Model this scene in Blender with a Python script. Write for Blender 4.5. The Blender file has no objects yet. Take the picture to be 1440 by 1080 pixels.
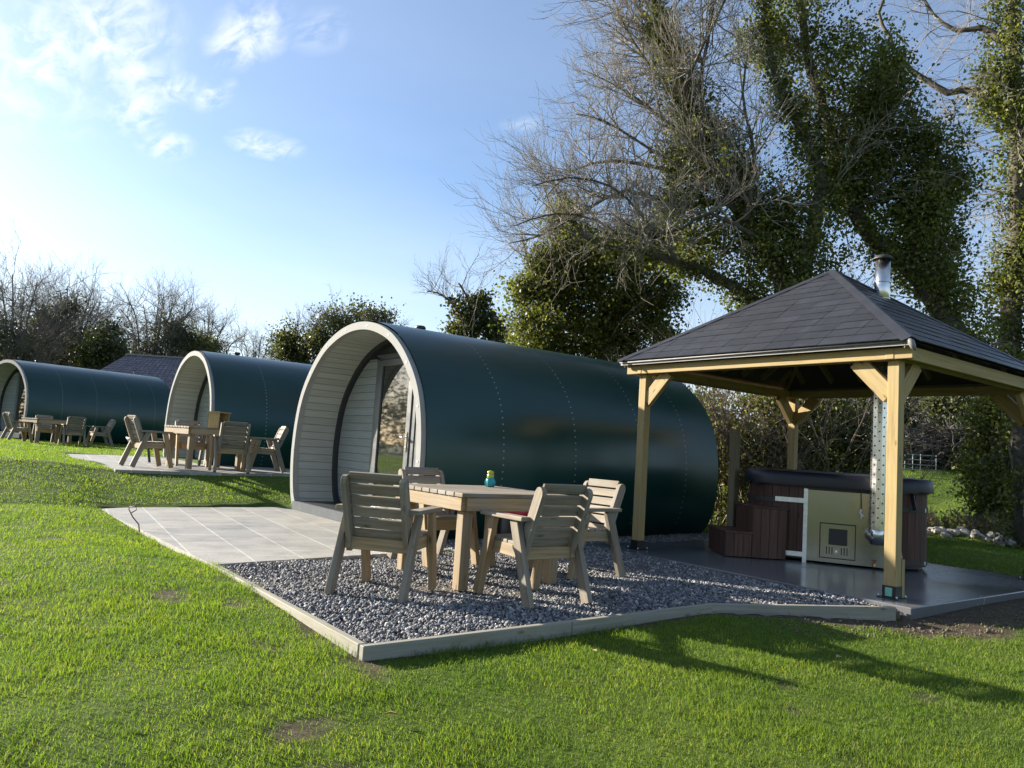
import bpy, math, random
import numpy as np
from mathutils import Vector, Matrix

random.seed(7)
RNG = np.random.default_rng(11)
SC = bpy.context.scene
COL = SC.collection
rad = math.radians

# ------------------------------------------------------------------ camera
# site axes: x runs along the cabins (away to the right), y runs along the row of cabins (away to the left)
FPX, PITCH, ROLL, CAMZ = 1065.0, rad(5.1), rad(3.7), 1.07
fwd0 = Vector((.6, .8, 0)); right0 = Vector((.8, -.6, 0))
F = fwd0 * math.cos(PITCH) + Vector((0, 0, math.sin(PITCH)))
UP0 = right0.cross(F)
CX = right0 * math.cos(ROLL) + UP0 * math.sin(ROLL)
CY = -right0 * math.sin(ROLL) + UP0 * math.cos(ROLL)
CAM = Vector((0, 0, CAMZ))
cd = bpy.data.cameras.new('camera'); cam = bpy.data.objects.new('camera', cd); COL.objects.link(cam)
m = Matrix((CX, CY, -F)).transposed().to_4x4(); m.translation = CAM
cam.matrix_world = m
cd.sensor_width = 36; cd.lens = 36 * FPX / 1440; cd.clip_end = 3000; cd.clip_start = .05
SC.camera = cam


def at(x, y, D):
    """a point in the place, D metres (horizontally) from where the photographer stood"""
    d = CX * (x - 720) + CY * (540 - y) + F * FPX
    return CAM + d * (D / math.hypot(d.x, d.y))


# ------------------------------------------------------------------ terrain height
def sstep(a, b, x):
    q = np.clip((x - a) / (b - a), 0, 1)
    return q * q * (3 - 2 * q)


def gz(s, t):
    s = np.asarray(s, float); t = np.asarray(t, float)
    z = -.052 - .062 * np.clip(3.4 - t, 0, 9)
    z = z + .45 * np.clip((t - 11.0) / 2.5, 0, 1)
    z = z + .075 * sstep(3.5, 7.0, t) * sstep(2.3, 1.2, s)
    z = z + .06 * sstep(7, 10, s) * sstep(2, 5, t)
    q = np.clip(s - 20, 0, 55)
    z = z + .083 * q * sstep(0, 8, q) * sstep(60, 30, t)
    z = z + .012 * np.sin(s * 1.7 + 1.3 * np.sin(t * .9)) + .012 * np.sin(t * 1.3 + .7 * np.sin(s * 1.1))
    return z


_VN = np.random.default_rng(3).random((256, 256))


def vnoise(s, t, sc, oct=4):
    s = np.asarray(s, float) * sc + 1000.3; t = np.asarray(t, float) * sc + 1000.7; o = np.zeros(s.shape); a = .5; tot = 0
    for k in range(oct):
        i = np.floor(s).astype(int); j = np.floor(t).astype(int); u = s - i; v = t - j; u = u * u * (3 - 2 * u); v = v * v * (3 - 2 * v)
        g = lambda p, q: _VN[(i + p) % 256, (j + q) % 256]
        o += a * ((g(0, 0) * (1 - u) + g(1, 0) * u) * (1 - v) + (g(0, 1) * (1 - u) + g(1, 1) * u) * v); tot += a
        s = s * 2.03 + 7.1; t = t * 2.03 + 3.7; a *= .55
    return o / tot


PATIO = [(1.9, 6.44), (4.45, 6.84), (4.38, 11.72), (1.75, 11.25)]
GRAVEL = [(1.92, 3.68), (4.83, 3.78), (6.5, 3.12), (6.56, 7.0), (9.9, 7.0), (9.9, 8.2), (4.4, 8.2), (4.47, 6.8), (1.92, 6.42)]
SLAB = [(6.55, 3.05), (10.25, 3.05), (10.25, 6.98), (6.55, 6.98)]
POD2P = [(2.3, 13.3), (6.2, 13.3), (6.2, 16.6), (4.5, 16.6), (4.5, 19.7), (2.2, 19.7)]


def inpoly(poly, x, y):
    x = np.asarray(x); y = np.asarray(y); r = np.zeros(x.shape, bool)
    n = len(poly)
    for i in range(n):
        x1, y1 = poly[i]; x2, y2 = poly[(i + 1) % n]
        c = ((y1 > y) != (y2 > y))
        with np.errstate(divide='ignore', invalid='ignore'):
            xi = (x2 - x1) * (y - y1) / (y2 - y1 + 1e-12) + x1
        r ^= c & (x < xi)
    return r


def shrink(poly, d):
    c = np.mean(poly, axis=0)
    return [tuple(c + (np.array(p) - c) * (1 - d)) for p in poly]


# ------------------------------------------------------------------ materials
def newmat(name):
    mt = bpy.data.materials.new(name); mt.use_nodes = True
    nt = mt.node_tree; b = nt.nodes['Principled BSDF']
    return mt, nt, b


def N(nt, t, **k):
    n = nt.nodes.new(t)
    for a, v in k.items():
        if a in n.inputs: n.inputs[a].default_value = v
        else: setattr(n, a, v)
    return n


def ramp(nt, fac, stops):
    r = nt.nodes.new('ShaderNodeValToRGB'); e = r.color_ramp.elements
    while len(e) < len(stops): e.new(.5)
    for el, (p, c) in zip(e, stops):
        el.position = p; el.color = (*c, 1) if len(c) == 3 else c
    nt.links.new(fac, r.inputs[0]); return r.outputs[0]


def mixc(nt, fac, a, b, mode='MIX'):
    n = nt.nodes.new('ShaderNodeMix'); n.data_type = 'RGBA'; n.blend_type = mode
    for sock, v in ((n.inputs[0], fac), (n.inputs[6], a), (n.inputs[7], b)):
        if hasattr(v, 'links'): nt.links.new(v, sock)
        elif isinstance(v, (int, float)): sock.default_value = v
        else: sock.default_value = (*v, 1)
    return n.outputs[2]


def bump(nt, b, h, strength=.3, dist=.01):
    n = N(nt, 'ShaderNodeBump', Strength=strength, Distance=dist)
    nt.links.new(h, n.inputs['Height']); nt.links.new(n.outputs[0], b.inputs['Normal'])


def simple(name, c, rough=.5, metal=0., noise=.0, scale=20, spec=None, bmp=0.):
    mt, nt, b = newmat(name)
    b.inputs['Roughness'].default_value = rough; b.inputs['Metallic'].default_value = metal
    if spec is not None: b.inputs['Specular IOR Level'].default_value = spec
    b.inputs['Base Color'].default_value = (*c, 1)
    if noise:
        tc = N(nt, 'ShaderNodeTexCoord'); nz = N(nt, 'ShaderNodeTexNoise', Scale=scale, Detail=6.0, Roughness=.65)
        nt.links.new(tc.outputs['Object'], nz.inputs['Vector'])
        col = ramp(nt, nz.outputs[0], [(.25, tuple(x * (1 - noise) for x in c)), (.75, tuple(min(1, x * (1 + noise)) for x in c))])
        nt.links.new(col, b.inputs['Base Color'])
        r = N(nt, 'ShaderNodeMapRange'); r.inputs[3].default_value = max(.02, rough - .15); r.inputs[4].default_value = min(1, rough + .15)
        nt.links.new(nz.outputs[0], r.inputs[0]); nt.links.new(r.outputs[0], b.inputs['Roughness'])
        if bmp: bump(nt, b, nz.outputs[0], bmp)
    return mt


def wood(name, c1, c2, c3, rough=.75, weather=0.35, grey=(.30, .28, .25), gscale=34):
    """planks: grain follows the UV u axis (metres along the board)"""
    mt, nt, b = newmat(name)
    uv = N(nt, 'ShaderNodeUVMap')
    mp = N(nt, 'ShaderNodeMapping'); mp.inputs['Scale'].default_value = (1.6, gscale, 1)
    nt.links.new(uv.outputs[0], mp.inputs[0])
    nz = N(nt, 'ShaderNodeTexNoise', Scale=1.0, Detail=7.0, Roughness=.6, Distortion=.6)
    nt.links.new(mp.outputs[0], nz.inputs['Vector'])
    col = ramp(nt, nz.outputs[0], [(.28, c1), (.5, c2), (.72, c3)])
    # knots
    mk = N(nt, 'ShaderNodeMapping'); mk.inputs['Scale'].default_value = (3.2, 9, 1); nt.links.new(uv.outputs[0], mk.inputs[0])
    vo = N(nt, 'ShaderNodeTexVoronoi', Scale=1.0); nt.links.new(mk.outputs[0], vo.inputs['Vector'])
    kn = ramp(nt, vo.outputs['Distance'], [(.05, (1, 1, 1)), (.14, (0, 0, 0))])
    col = mixc(nt, kn, col, tuple(x * .45 for x in c1))
    # grey weathering in blotches
    tc = N(nt, 'ShaderNodeTexCoord'); n2 = N(nt, 'ShaderNodeTexNoise', Scale=3.5, Detail=5.0); nt.links.new(tc.outputs['Object'], n2.inputs['Vector'])
    wf = ramp(nt, n2.outputs[0], [(.35, (0, 0, 0)), (.7, (weather,) * 3)])
    col = mixc(nt, wf, col, grey)
    geo = N(nt, 'ShaderNodeNewGeometry')
    isl = ramp(nt, geo.outputs['Random Per Island'], [(0, (.8,) * 3), (1, (1.15,) * 3)])
    col = mixc(nt, 1.0, col, isl, 'MULTIPLY')
    nt.links.new(col, b.inputs['Base Color']); b.inputs['Roughness'].default_value = rough
    b.inputs['Specular IOR Level'].default_value = .3
    bump(nt, b, nz.outputs[0], .35, .004)
    return mt


def leafmat(name, c1, c2, c3, trans=.35, rough=.35):
    mt, nt, b = newmat(name)
    geo = N(nt, 'ShaderNodeNewGeometry')
    col = ramp(nt, geo.outputs['Random Per Island'], [(0, c1), (.6, c2), (1, c3)])
    tc = N(nt, 'ShaderNodeTexCoord'); nz = N(nt, 'ShaderNodeTexNoise', Scale=.9, Detail=3.0); nt.links.new(tc.outputs['Object'], nz.inputs['Vector'])
    v = ramp(nt, nz.outputs[0], [(.3, (.65,) * 3), (.7, (1.35,) * 3)])
    col = mixc(nt, 1.0, col, v, 'MULTIPLY')
    nt.links.new(col, b.inputs['Base Color']); b.inputs['Roughness'].default_value = rough; b.inputs['Specular IOR Level'].default_value = .28
    tr = N(nt, 'ShaderNodeBsdfTranslucent'); nt.links.new(mixc(nt, 1.0, col, (1.5, 1.5, .7), 'MULTIPLY'), tr.inputs[0])
    mx = N(nt, 'ShaderNodeMixShader'); mx.inputs[0].default_value = trans
    out = nt.nodes['Material Output']
    nt.links.new(b.outputs[0], mx.inputs[1]); nt.links.new(tr.outputs[0], mx.inputs[2]); nt.links.new(mx.outputs[0], out.inputs[0])
    return mt


M = {}
M['timber'] = wood('treated_timber', (.27, .185, .07), (.385, .275, .112), (.46, .345, .152), weather=.4, grey=(.30, .255, .165))
M['chair_wood'] = wood('weathered_timber', (.135, .10, .062), (.225, .182, .125), (.32, .272, .20), weather=.75, grey=(.245, .23, .20))
M['leg_wood'] = wood('tan_timber', (.19, .125, .06), (.32, .225, .115), (.41, .305, .175), weather=.5, grey=(.27, .245, .20))
M['kerb_wood'] = wood('grey_timber', (.19, .17, .115), (.29, .27, .20), (.37, .35, .28), weather=.6, grey=(.29, .28, .25))
M['post_wood'] = wood('old_post_timber', (.10, .08, .04), (.17, .14, .075), (.23, .19, .11), weather=.5, grey=(.16, .15, .11))
M['stave'] = wood('stained_stave', (.042, .020, .014), (.074, .034, .024), (.108, .052, .037), rough=.6, weather=.15, grey=(.08, .05, .04))
M['dark_stave'] = wood('dark_stained_stave', (.05, .024, .016), (.088, .042, .028), (.13, .064, .045), rough=.6, weather=.2, grey=(.06, .045, .035))
M['fascia'] = simple('cream_paint', (.27, .27, .255), .8, noise=.12, scale=5, spec=.08)
M['cladding'] = None
M['anthracite'] = simple('anthracite_frame', (.022, .025, .028), .45, noise=.2, scale=8)
M['grey_frame'] = simple('grey_aluminium', (.07, .077, .08), .38, noise=.1, scale=8)
M['grey_board'] = simple('grey_board', (.10, .108, .112), .85, noise=.18, scale=7, spec=.06)
M['galv'] = simple('galvanised_steel', (.62, .63, .62), .38, 1.0, noise=.22, scale=26)
M['steel'] = None
M['flue'] = simple('flue_steel', (.66, .65, .62), .25, 1.0, noise=.12, scale=9)
M['black'] = simple('black_plastic', (.012, .012, .013), .4, noise=.3, scale=12)
M['charcoal'] = simple('charcoal_steel', (.03, .028, .026), .6, noise=.4, scale=12)
M['vinyl'] = simple('black_vinyl', (.008, .009, .016), .46, noise=.3, scale=5, bmp=.5)
M['concrete_skid'] = simple('skid', (.02, .02, .02), .8)
M['chrome'] = simple('chrome', (.85, .85, .85), .15, 1.0)
M['brass'] = simple('brass', (.55, .38, .14), .3, 1.0)
M['red'] = simple('red_plastic', (.42, .02, .03), .4, noise=.2)
M['white_tape'] = simple('white_tape', (.7, .7, .68), .6)
M['green_label'] = simple('green_label', (.16, .42, .33), .5, noise=.15, scale=40)
M['teal_glass'] = simple('teal_glaze', (.02, .27, .30), .12, noise=.35, scale=30)
M['lime_glass'] = simple('lime_glaze', (.33, .36, .03), .2, noise=.35, scale=40)
M['stone'] = simple('field_stone', (.36, .34, .30), .85, noise=.45, scale=6, bmp=.6)
M['bark'] = simple('bark', (.07, .06, .045), .9, noise=.5, scale=9, bmp=.7)
M['pale_bark'] = simple('pale_twig', (.22, .195, .155), .85, noise=.35, scale=5)
M['far_bark'] = simple('far_twig', (.15, .135, .115), .9, noise=.3, scale=2)
M['brush'] = simple('dead_brush', (.055, .045, .036), .9, noise=.4, scale=5)
M['soil_clod'] = simple('soil', (.10, .08, .055), .95, noise=.4, scale=30)
M['ivy'] = leafmat('ivy_leaf', (.050, .066, .016), (.105, .124, .030), (.20, .20, .062), .42, .5)
M['ivy_pale'] = leafmat('ivy_leaf_pale', (.046, .060, .015), (.098, .114, .027), (.19, .19, .058), .42, .5)
M['ivy_far'] = leafmat('ivy_leaf_far', (.03, .04, .016), (.06, .07, .026), (.11, .115, .045), .35, .45)
M['hedge_leaf'] = leafmat('hedge_leaf', (.06, .07, .02), (.14, .145, .05), (.27, .25, .10), .42, .45)
M['brown_twig'] = simple('brown_twig', (.15, .115, .08), .9, noise=.4, scale=5)
M['dry_leaf'] = simple('dry_leaf', (.34, .22, .09), .7)


def brushed():
    mt, nt, b = newmat('stainless_steel')
    b.inputs['Base Color'].default_value = (.25, .245, .20, 1); b.inputs['Metallic'].default_value = 1; b.inputs['Roughness'].default_value = .30
    tc = N(nt, 'ShaderNodeTexCoord'); mp = N(nt, 'ShaderNodeMapping'); mp.inputs['Scale'].default_value = (2, 2, 160); nt.links.new(tc.outputs['Object'], mp.inputs[0])
    nz = N(nt, 'ShaderNodeTexNoise', Scale=1.0, Detail=3.0); nt.links.new(mp.outputs[0], nz.inputs['Vector'])
    nt.links.new(ramp(nt, nz.outputs[0], [(.3, (.16,) * 3), (.7, (.26,) * 3)]), b.inputs['Roughness'])
    n2 = N(nt, 'ShaderNodeTexNoise', Scale=1.3, Detail=1.0); nt.links.new(tc.outputs['Object'], n2.inputs['Vector']); bump(nt, b, n2.outputs[0], .12, .05)
    return mt


def hull_mat():
    mt, nt, b = newmat('green_shell')
    tc = N(nt, 'ShaderNodeTexCoord'); nz = N(nt, 'ShaderNodeTexNoise', Scale=1.2, Detail=5.0); nt.links.new(tc.outputs['Object'], nz.inputs['Vector'])
    col = ramp(nt, nz.outputs[0], [(.3, (.0022, .031, .025)), (.7, (.0032, .042, .034))])
    nt.links.new(col, b.inputs['Base Color'])
    r = ramp(nt, nz.outputs[0], [(.3, (.28,) * 3), (.7, (.36,) * 3)]); nt.links.new(r, b.inputs['Roughness'])
    b.inputs['Specular IOR Level'].default_value = .5
    mp = N(nt, 'ShaderNodeMapping'); mp.inputs['Scale'].default_value = (2.2, .3, .3); nt.links.new(tc.outputs['Object'], mp.inputs[0])
    n2 = N(nt, 'ShaderNodeTexNoise', Scale=1.0, Detail=2.0); nt.links.new(mp.outputs[0], n2.inputs['Vector'])
    bump(nt, b, n2.outputs[0], .10, .02)
    return mt


def clad_mat(name, c):
    """horizontal boards: grooves every 0.1 m measured along the UV v axis"""
    mt, nt, b = newmat(name)
    uv = N(nt, 'ShaderNodeUVMap'); sx = N(nt, 'ShaderNodeSeparateXYZ'); nt.links.new(uv.outputs[0], sx.inputs[0])
    fr = N(nt, 'ShaderNodeMath', operation='FRACT'); dv = N(nt, 'ShaderNodeMath', operation='DIVIDE'); dv.inputs[1].default_value = .115
    nt.links.new(sx.outputs[1], dv.inputs[0]); nt.links.new(dv.outputs[0], fr.inputs[0])
    fl = N(nt, 'ShaderNodeMath', operation='FLOOR'); nt.links.new(dv.outputs[0], fl.inputs[0])
    wn = N(nt, 'ShaderNodeTexWhiteNoise', noise_dimensions='1D'); nt.links.new(fl.outputs[0], wn.inputs['W'])
    g = ramp(nt, fr.outputs[0], [(.0, (0, 0, 0)), (.07, (1, 1, 1)), (.97, (1, 1, 1)), (1, (0, 0, 0))])
    mp = N(nt, 'ShaderNodeMapping'); mp.inputs['Scale'].default_value = (3, 50, 1); nt.links.new(uv.outputs[0], mp.inputs[0])
    nz = N(nt, 'ShaderNodeTexNoise', Scale=1.0, Detail=5.0); nt.links.new(mp.outputs[0], nz.inputs['Vector'])
    cc = ramp(nt, nz.outputs[0], [(.3, tuple(x * .88 for x in c)), (.7, tuple(x * 1.08 for x in c))])
    tone = ramp(nt, wn.outputs[0], [(0, (.9,) * 3), (1, (1.06,) * 3)])
    cc = mixc(nt, 1.0, cc, tone, 'MULTIPLY')
    cc = mixc(nt, g, tuple(x * .3 for x in c), cc)
    nt.links.new(cc, b.inputs['Base Color']); b.inputs['Roughness'].default_value = .7; b.inputs['Specular IOR Level'].default_value = .12
    bump(nt, b, g, .6, .008)
    return mt


def slate_mat(name, c, rough):
    mt, nt, b = newmat(name)
    geo = N(nt, 'ShaderNodeNewGeometry')
    tc = N(nt, 'ShaderNodeTexCoord'); nz = N(nt, 'ShaderNodeTexNoise', Scale=4.0, Detail=8.0, Roughness=.7); nt.links.new(tc.outputs['Object'], nz.inputs['Vector'])
    a = ramp(nt, geo.outputs['Random Per Island'], [(0, tuple(x * .86 for x in c)), (1, tuple(x * 1.14 for x in c))])
    st = ramp(nt, nz.outputs[0], [(.35, (.75,) * 3), (.6, (1.05,) * 3), (.8, (1.7, 1.65, 1.6))])
    nt.links.new(mixc(nt, 1.0, a, st, 'MULTIPLY'), b.inputs['Base Color'])
    b.inputs['Roughness'].default_value = rough
    n2 = N(nt, 'ShaderNodeTexNoise', Scale=30.0, Detail=4.0); nt.links.new(tc.outputs['Object'], n2.inputs['Vector'])
    bump(nt, b, n2.outputs[0], .25, .006)
    return mt


def glass_mat():
    mt, nt, b = newmat('dark_glass')
    b.inputs['Base Color'].default_value = (.012, .014, .014, 1); b.inputs['Roughness'].default_value = .03
    b.inputs['IOR'].default_value = 2.1
    return mt


def paving_mat():
    mt, nt, b = newmat('stone_paving')
    tc = N(nt, 'ShaderNodeTexCoord'); mp = N(nt, 'ShaderNodeMapping'); mp.inputs['Rotation'].default_value = (0, 0, rad(90 + 6)); mp.inputs['Location'].default_value = (.13, .22, 0)
    nt.links.new(tc.outputs['Object'], mp.inputs[0])
    br = nt.nodes.new('ShaderNodeTexBrick'); br.offset = .5
    for k, v in dict(Scale=1.0).items(): br.inputs[k].default_value = v
    br.inputs['Brick Width'].default_value = .60; br.inputs['Row Height'].default_value = .45; br.inputs['Mortar Size'].default_value = .009; br.inputs['Mortar Smooth'].default_value = .2
    br.inputs['Color1'].default_value = (.245, .238, .222, 1); br.inputs['Color2'].default_value = (.325, .305, .27, 1); br.inputs['Mortar'].default_value = (.43, .42, .38, 1)
    nt.links.new(mp.outputs[0], br.inputs[0])
    nz = N(nt, 'ShaderNodeTexNoise', Scale=2.2, Detail=9.0, Roughness=.7); nt.links.new(tc.outputs['Object'], nz.inputs['Vector'])
    v = ramp(nt, nz.outputs[0], [(.32, (.68,) * 3), (.5, (1, 1, .98)), (.7, (1.2, 1.18, 1.13))])
    nt.links.new(mixc(nt, 1.0, br.outputs[0], v, 'MULTIPLY'), b.inputs['Base Color'])
    b.inputs['Roughness'].default_value = .55
    n2 = N(nt, 'ShaderNodeTexNoise', Scale=45.0, Detail=5.0); nt.links.new(tc.outputs['Object'], n2.inputs['Vector'])
    ad = N(nt, 'ShaderNodeMath', operation='SUBTRACT'); nt.links.new(n2.outputs[0], ad.inputs[0]); nt.links.new(br.outputs['Fac'], ad.inputs[1])
    bump(nt, b, ad.outputs[0], .35, .006)
    return mt


def concrete_mat():
    mt, nt, b = newmat('damp_concrete')
    tc = N(nt, 'ShaderNodeTexCoord'); nz = N(nt, 'ShaderNodeTexNoise', Scale=.9, Detail=5.0, Roughness=.5); nt.links.new(tc.outputs['Object'], nz.inputs['Vector'])
    mp = N(nt, 'ShaderNodeMapping'); mp.inputs['Scale'].default_value = (.6, 9, 1); mp.inputs['Rotation'].default_value = (0, 0, .9); nt.links.new(tc.outputs['Object'], mp.inputs[0])
    n3 = N(nt, 'ShaderNodeTexNoise', Scale=1.5, Detail=5.0); nt.links.new(mp.outputs[0], n3.inputs['Vector'])
    nt.links.new(ramp(nt, nz.outputs[0], [(.3, (.115, .116, .118)), (.7, (.15, .151, .152))]), b.inputs['Base Color'])
    nt.links.new(ramp(nt, nz.outputs[0], [(.36, (.16,) * 3), (.68, (.30,) * 3)]), b.inputs['Roughness'])
    bump(nt, b, n3.outputs[0], .06, .006)
    return mt


def stone_chip_mat():
    mt, nt, b = newmat('slate_chippings')
    geo = N(nt, 'ShaderNodeNewGeometry')
    col = ramp(nt, geo.outputs['Random Per Island'], [(0, (.06, .06, .064)), (.5, (.155, .155, .16)), (.85, (.26, .256, .25)), (1, (.46, .45, .41))])
    tc = N(nt, 'ShaderNodeTexCoord'); nz = N(nt, 'ShaderNodeTexNoise', Scale=60.0, Detail=4.0); nt.links.new(tc.outputs['Object'], nz.inputs['Vector'])
    nt.links.new(mixc(nt, 1.0, col, ramp(nt, nz.outputs[0], [(.3, (.75,) * 3), (.7, (1.2,) * 3)]), 'MULTIPLY'), b.inputs['Base Color'])
    b.inputs['Roughness'].default_value = .75; b.inputs['Specular IOR Level'].default_value = .3
    return mt


def ground_mat():
    mt, nt, b = newmat('lawn_soil')
    tc = N(nt, 'ShaderNodeTexCoord')
    n1 = N(nt, 'ShaderNodeTexNoise', Scale=.35, Detail=4.0); nt.links.new(tc.outputs['Object'], n1.inputs['Vector'])
    n2 = N(nt, 'ShaderNodeTexNoise', Scale=14.0, Detail=8.0, Roughness=.75); nt.links.new(tc.outputs['Object'], n2.inputs['Vector'])
    grass = ramp(nt, n2.outputs[0], [(.3, (.036, .060, .010)), (.55, (.078, .118, .018)), (.75, (.11, .156, .028))])
    grass = mixc(nt, 1.0, grass, ramp(nt, n1.outputs[0], [(.3, (.8, .85, .8)), (.7, (1.2, 1.1, 1.1))]), 'MULTIPLY')
    soil = ramp(nt, n2.outputs[0], [(.3, (.045, .034, .022)), (.7, (.13, .10, .07))])
    at_ = N(nt, 'ShaderNodeAttribute'); at_.attribute_name = 'bare'
    nt.links.new(mixc(nt, at_.outputs['Fac'], grass, soil), b.inputs['Base Color'])
    b.inputs['Roughness'].default_value = .95; b.inputs['Specular IOR Level'].default_value = .1
    bump(nt, b, n2.outputs[0], .8, .03)
    return mt


def grass_mat():
    mt, nt, b = newmat('grass_blade')
    geo = N(nt, 'ShaderNodeNewGeometry')
    col = ramp(nt, geo.outputs['Random Per Island'], [(0, (.070, .122, .018)), (.5, (.114, .184, .030)), (.9, (.158, .222, .048)), (.97, (.20, .215, .065)), (1, (.25, .23, .11))])
    tc = N(nt, 'ShaderNodeTexCoord')
    n1 = N(nt, 'ShaderNodeTexNoise', Scale=1.1, Detail=7.0, Roughness=.7); nt.links.new(tc.outputs['Object'], n1.inputs['Vector'])
    col = mixc(nt, 1.0, col, ramp(nt, n1.outputs[0], [(.3, (.58, .74, .7)), (.7, (1.35, 1.2, 1.05))]), 'MULTIPLY')
    nt.links.new(col, b.inputs['Base Color']); b.inputs['Roughness'].default_value = .6
    b.inputs['Specular IOR Level'].default_value = .2
    tr = N(nt, 'ShaderNodeBsdfTranslucent'); nt.links.new(mixc(nt, 1.0, col, (1.6, 1.6, .6), 'MULTIPLY'), tr.inputs[0])
    mx = N(nt, 'ShaderNodeMixShader'); mx.inputs[0].default_value = .5
    nt.links.new(b.outputs[0], mx.inputs[1]); nt.links.new(tr.outputs[0], mx.inputs[2]); nt.links.new(mx.outputs[0], nt.nodes['Material Output'].inputs[0])
    return mt


M['hull'] = hull_mat(); M['steel'] = brushed(); M['lining'] = clad_mat('lit_cladding', (.36, .37, .335)); M['wall_clad'] = clad_mat('shaded_cladding', (.25, .265, .245)); M['glass'] = glass_mat()  # same pale cladding twice: porch lining toned as lit, door wall toned as shaded
M['slate'] = slate_mat('dark_slate', (.029, .031, .038), .42); M['purple_slate'] = slate_mat('purple_slate', (.15, .13, .145), .6)
M['paving'] = paving_mat(); M['concrete'] = concrete_mat(); M['chips'] = stone_chip_mat(); M['ground'] = ground_mat(); M['grass'] = grass_mat()
M['render_wall'] = simple('rendered_wall', (.45, .43, .38), .85, noise=.15, scale=3)
M['underroof'] = simple('roof_underlay', (.05, .048, .045), .85, noise=.2)
M['membrane'] = simple('grey_membrane', (.20, .19, .18), .6, noise=.25, scale=14)


# ------------------------------------------------------------------ mesh builder
class MB:
    def __init__(s): s.v = []; s.f = []; s.uv = []; s.sm = []

    def add(s, vs, fs, uvs=None, smooth=False):
        o = len(s.v); s.v += [tuple(p) for p in vs]
        for i, f in enumerate(fs):
            s.f.append(tuple(a + o for a in f)); s.sm.append(smooth)
            s.uv += list(uvs[i]) if uvs else [(0., 0.)] * len(f)
        return s

    def beam(s, p0, p1, w, h, up=(0, 0, 1), ext=0):
        """a board from p0 to p1, w wide across, h deep along 'up'; UV u runs along it"""
        p0 = Vector(p0); p1 = Vector(p1); d = (p1 - p0); L = d.length; d.normalize()
        up = Vector(up); x = d.cross(up)
        if x.length < 1e-5: x = d.cross(Vector((1, 0, 0)))
        x.normalize(); y = x.cross(d).normalized()
        p0 = p0 - d * ext; p1 = p1 + d * ext
        vs = [p + x * (a * w / 2) + y * (b * h / 2) for p in (p0, p1) for a, b in ((-1, -1), (1, -1), (1, 1), (-1, 1))]
        fs = [(0, 1, 2, 3), (7, 6, 5, 4), (0, 4, 5, 1), (1, 5, 6, 2), (2, 6, 7, 3), (3, 7, 4, 0)]
        u0 = random.random() * 9; v0 = random.random() * 9
        uv = [[(u0, v0), (u0 + .03, v0), (u0 + .03, v0 + h), (u0, v0 + h)]] * 2
        for k, wd in enumerate((w, h, w, h)):
            q = v0 + k * 1.37
            uv = uv + [[(u0, q), (u0 + L, q), (u0 + L, q + wd), (u0, q + wd)]]
        return s.add(vs, fs, uv)

    def box(s, c, size, rz=0.):
        c = Vector(c); sx, sy, sz = size
        dx = Vector((math.cos(rz), math.sin(rz), 0)); dy = Vector((-math.sin(rz), math.cos(rz), 0))
        i = max(range(3), key=lambda k: size[k])
        if i == 0: return s.beam(c - dx * sx / 2, c + dx * sx / 2, sy, sz)
        if i == 1: return s.beam(c - dy * sy / 2, c + dy * sy / 2, sx, sz)
        return s.beam(c - Vector((0, 0, sz / 2)), c + Vector((0, 0, sz / 2)), sx, sy, up=dy)

    def tube(s, pts, radii, n=6, cap=True, smooth=True):
        pts = [Vector(p) for p in pts]; k = len(pts)
        t = (pts[1] - pts[0]).normalized(); a = t.orthogonal().normalized(); vs = []
        for i, p in enumerate(pts):
            tn = (pts[min(i + 1, k - 1)] - pts[max(i - 1, 0)])
            if tn.length > 1e-9: tn.normalize()
            a = (a - tn * a.dot(tn))
            a = a.normalized() if a.length > 1e-6 else tn.orthogonal().normalized()
            b = tn.cross(a); r = radii[i] if hasattr(radii, '__len__') else radii
            for j in range(n):
                g = 2 * math.pi * j / n
                vs.append(p + a * (r * math.cos(g)) + b * (r * math.sin(g)))
        fs = []
        for i in range(k - 1):
            for j in range(n):
                j2 = (j + 1) % n
                fs.append((i * n + j, i * n + j2, (i + 1) * n + j2, (i + 1) * n + j))
        s.add(vs, fs, None, smooth)
        if cap:
            o = len(s.v) - k * n
            s.f.append(tuple(o + j for j in reversed(range(n)))); s.uv += [(0, 0)] * n; s.sm.append(False)
            s.f.append(tuple(o + (k - 1) * n + j for j in range(n))); s.uv += [(0, 0)] * n; s.sm.append(False)
        return s

    def lathe(s, c, prof, n=24, axis=None):
        """profile of (radius, height) turned about a vertical line through c"""
        c = Vector(c); vs = []
        for r, h in prof:
            for j in range(n):
                g = 2 * math.pi * j / n; vs.append(c + Vector((r * math.cos(g), r * math.sin(g), h)))
        fs = [(i * n + j, i * n + (j + 1) % n, (i + 1) * n + (j + 1) % n, (i + 1) * n + j) for i in range(len(prof) - 1) for j in range(n)]
        return s.add(vs, fs, None, True)

    def prism(s, poly, z0, z1):
        n = len(poly); vs = [(x, y, z0) for x, y in poly] + [(x, y, z1) for x, y in poly]
        fs = [tuple(reversed(range(n))), tuple(range(n, 2 * n))] + [(i, (i + 1) % n, n + (i + 1) % n, n + i) for i in range(n)]
        return s.add(vs, fs)

    def build(s, name, mat, parent=None, bevel=0., loc=None):
        me = bpy.data.meshes.new(name)
        me.from_pydata(s.v, [], s.f); me.materials.append(mat)
        uv = me.uv_layers.new(name='UVMap'); uv.data.foreach_set('uv', np.array(s.uv, np.float32).ravel())
        me.polygons.foreach_set('use_smooth', np.array(s.sm, bool)); me.update()
        return link(name, me, parent, bevel, loc)


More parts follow.
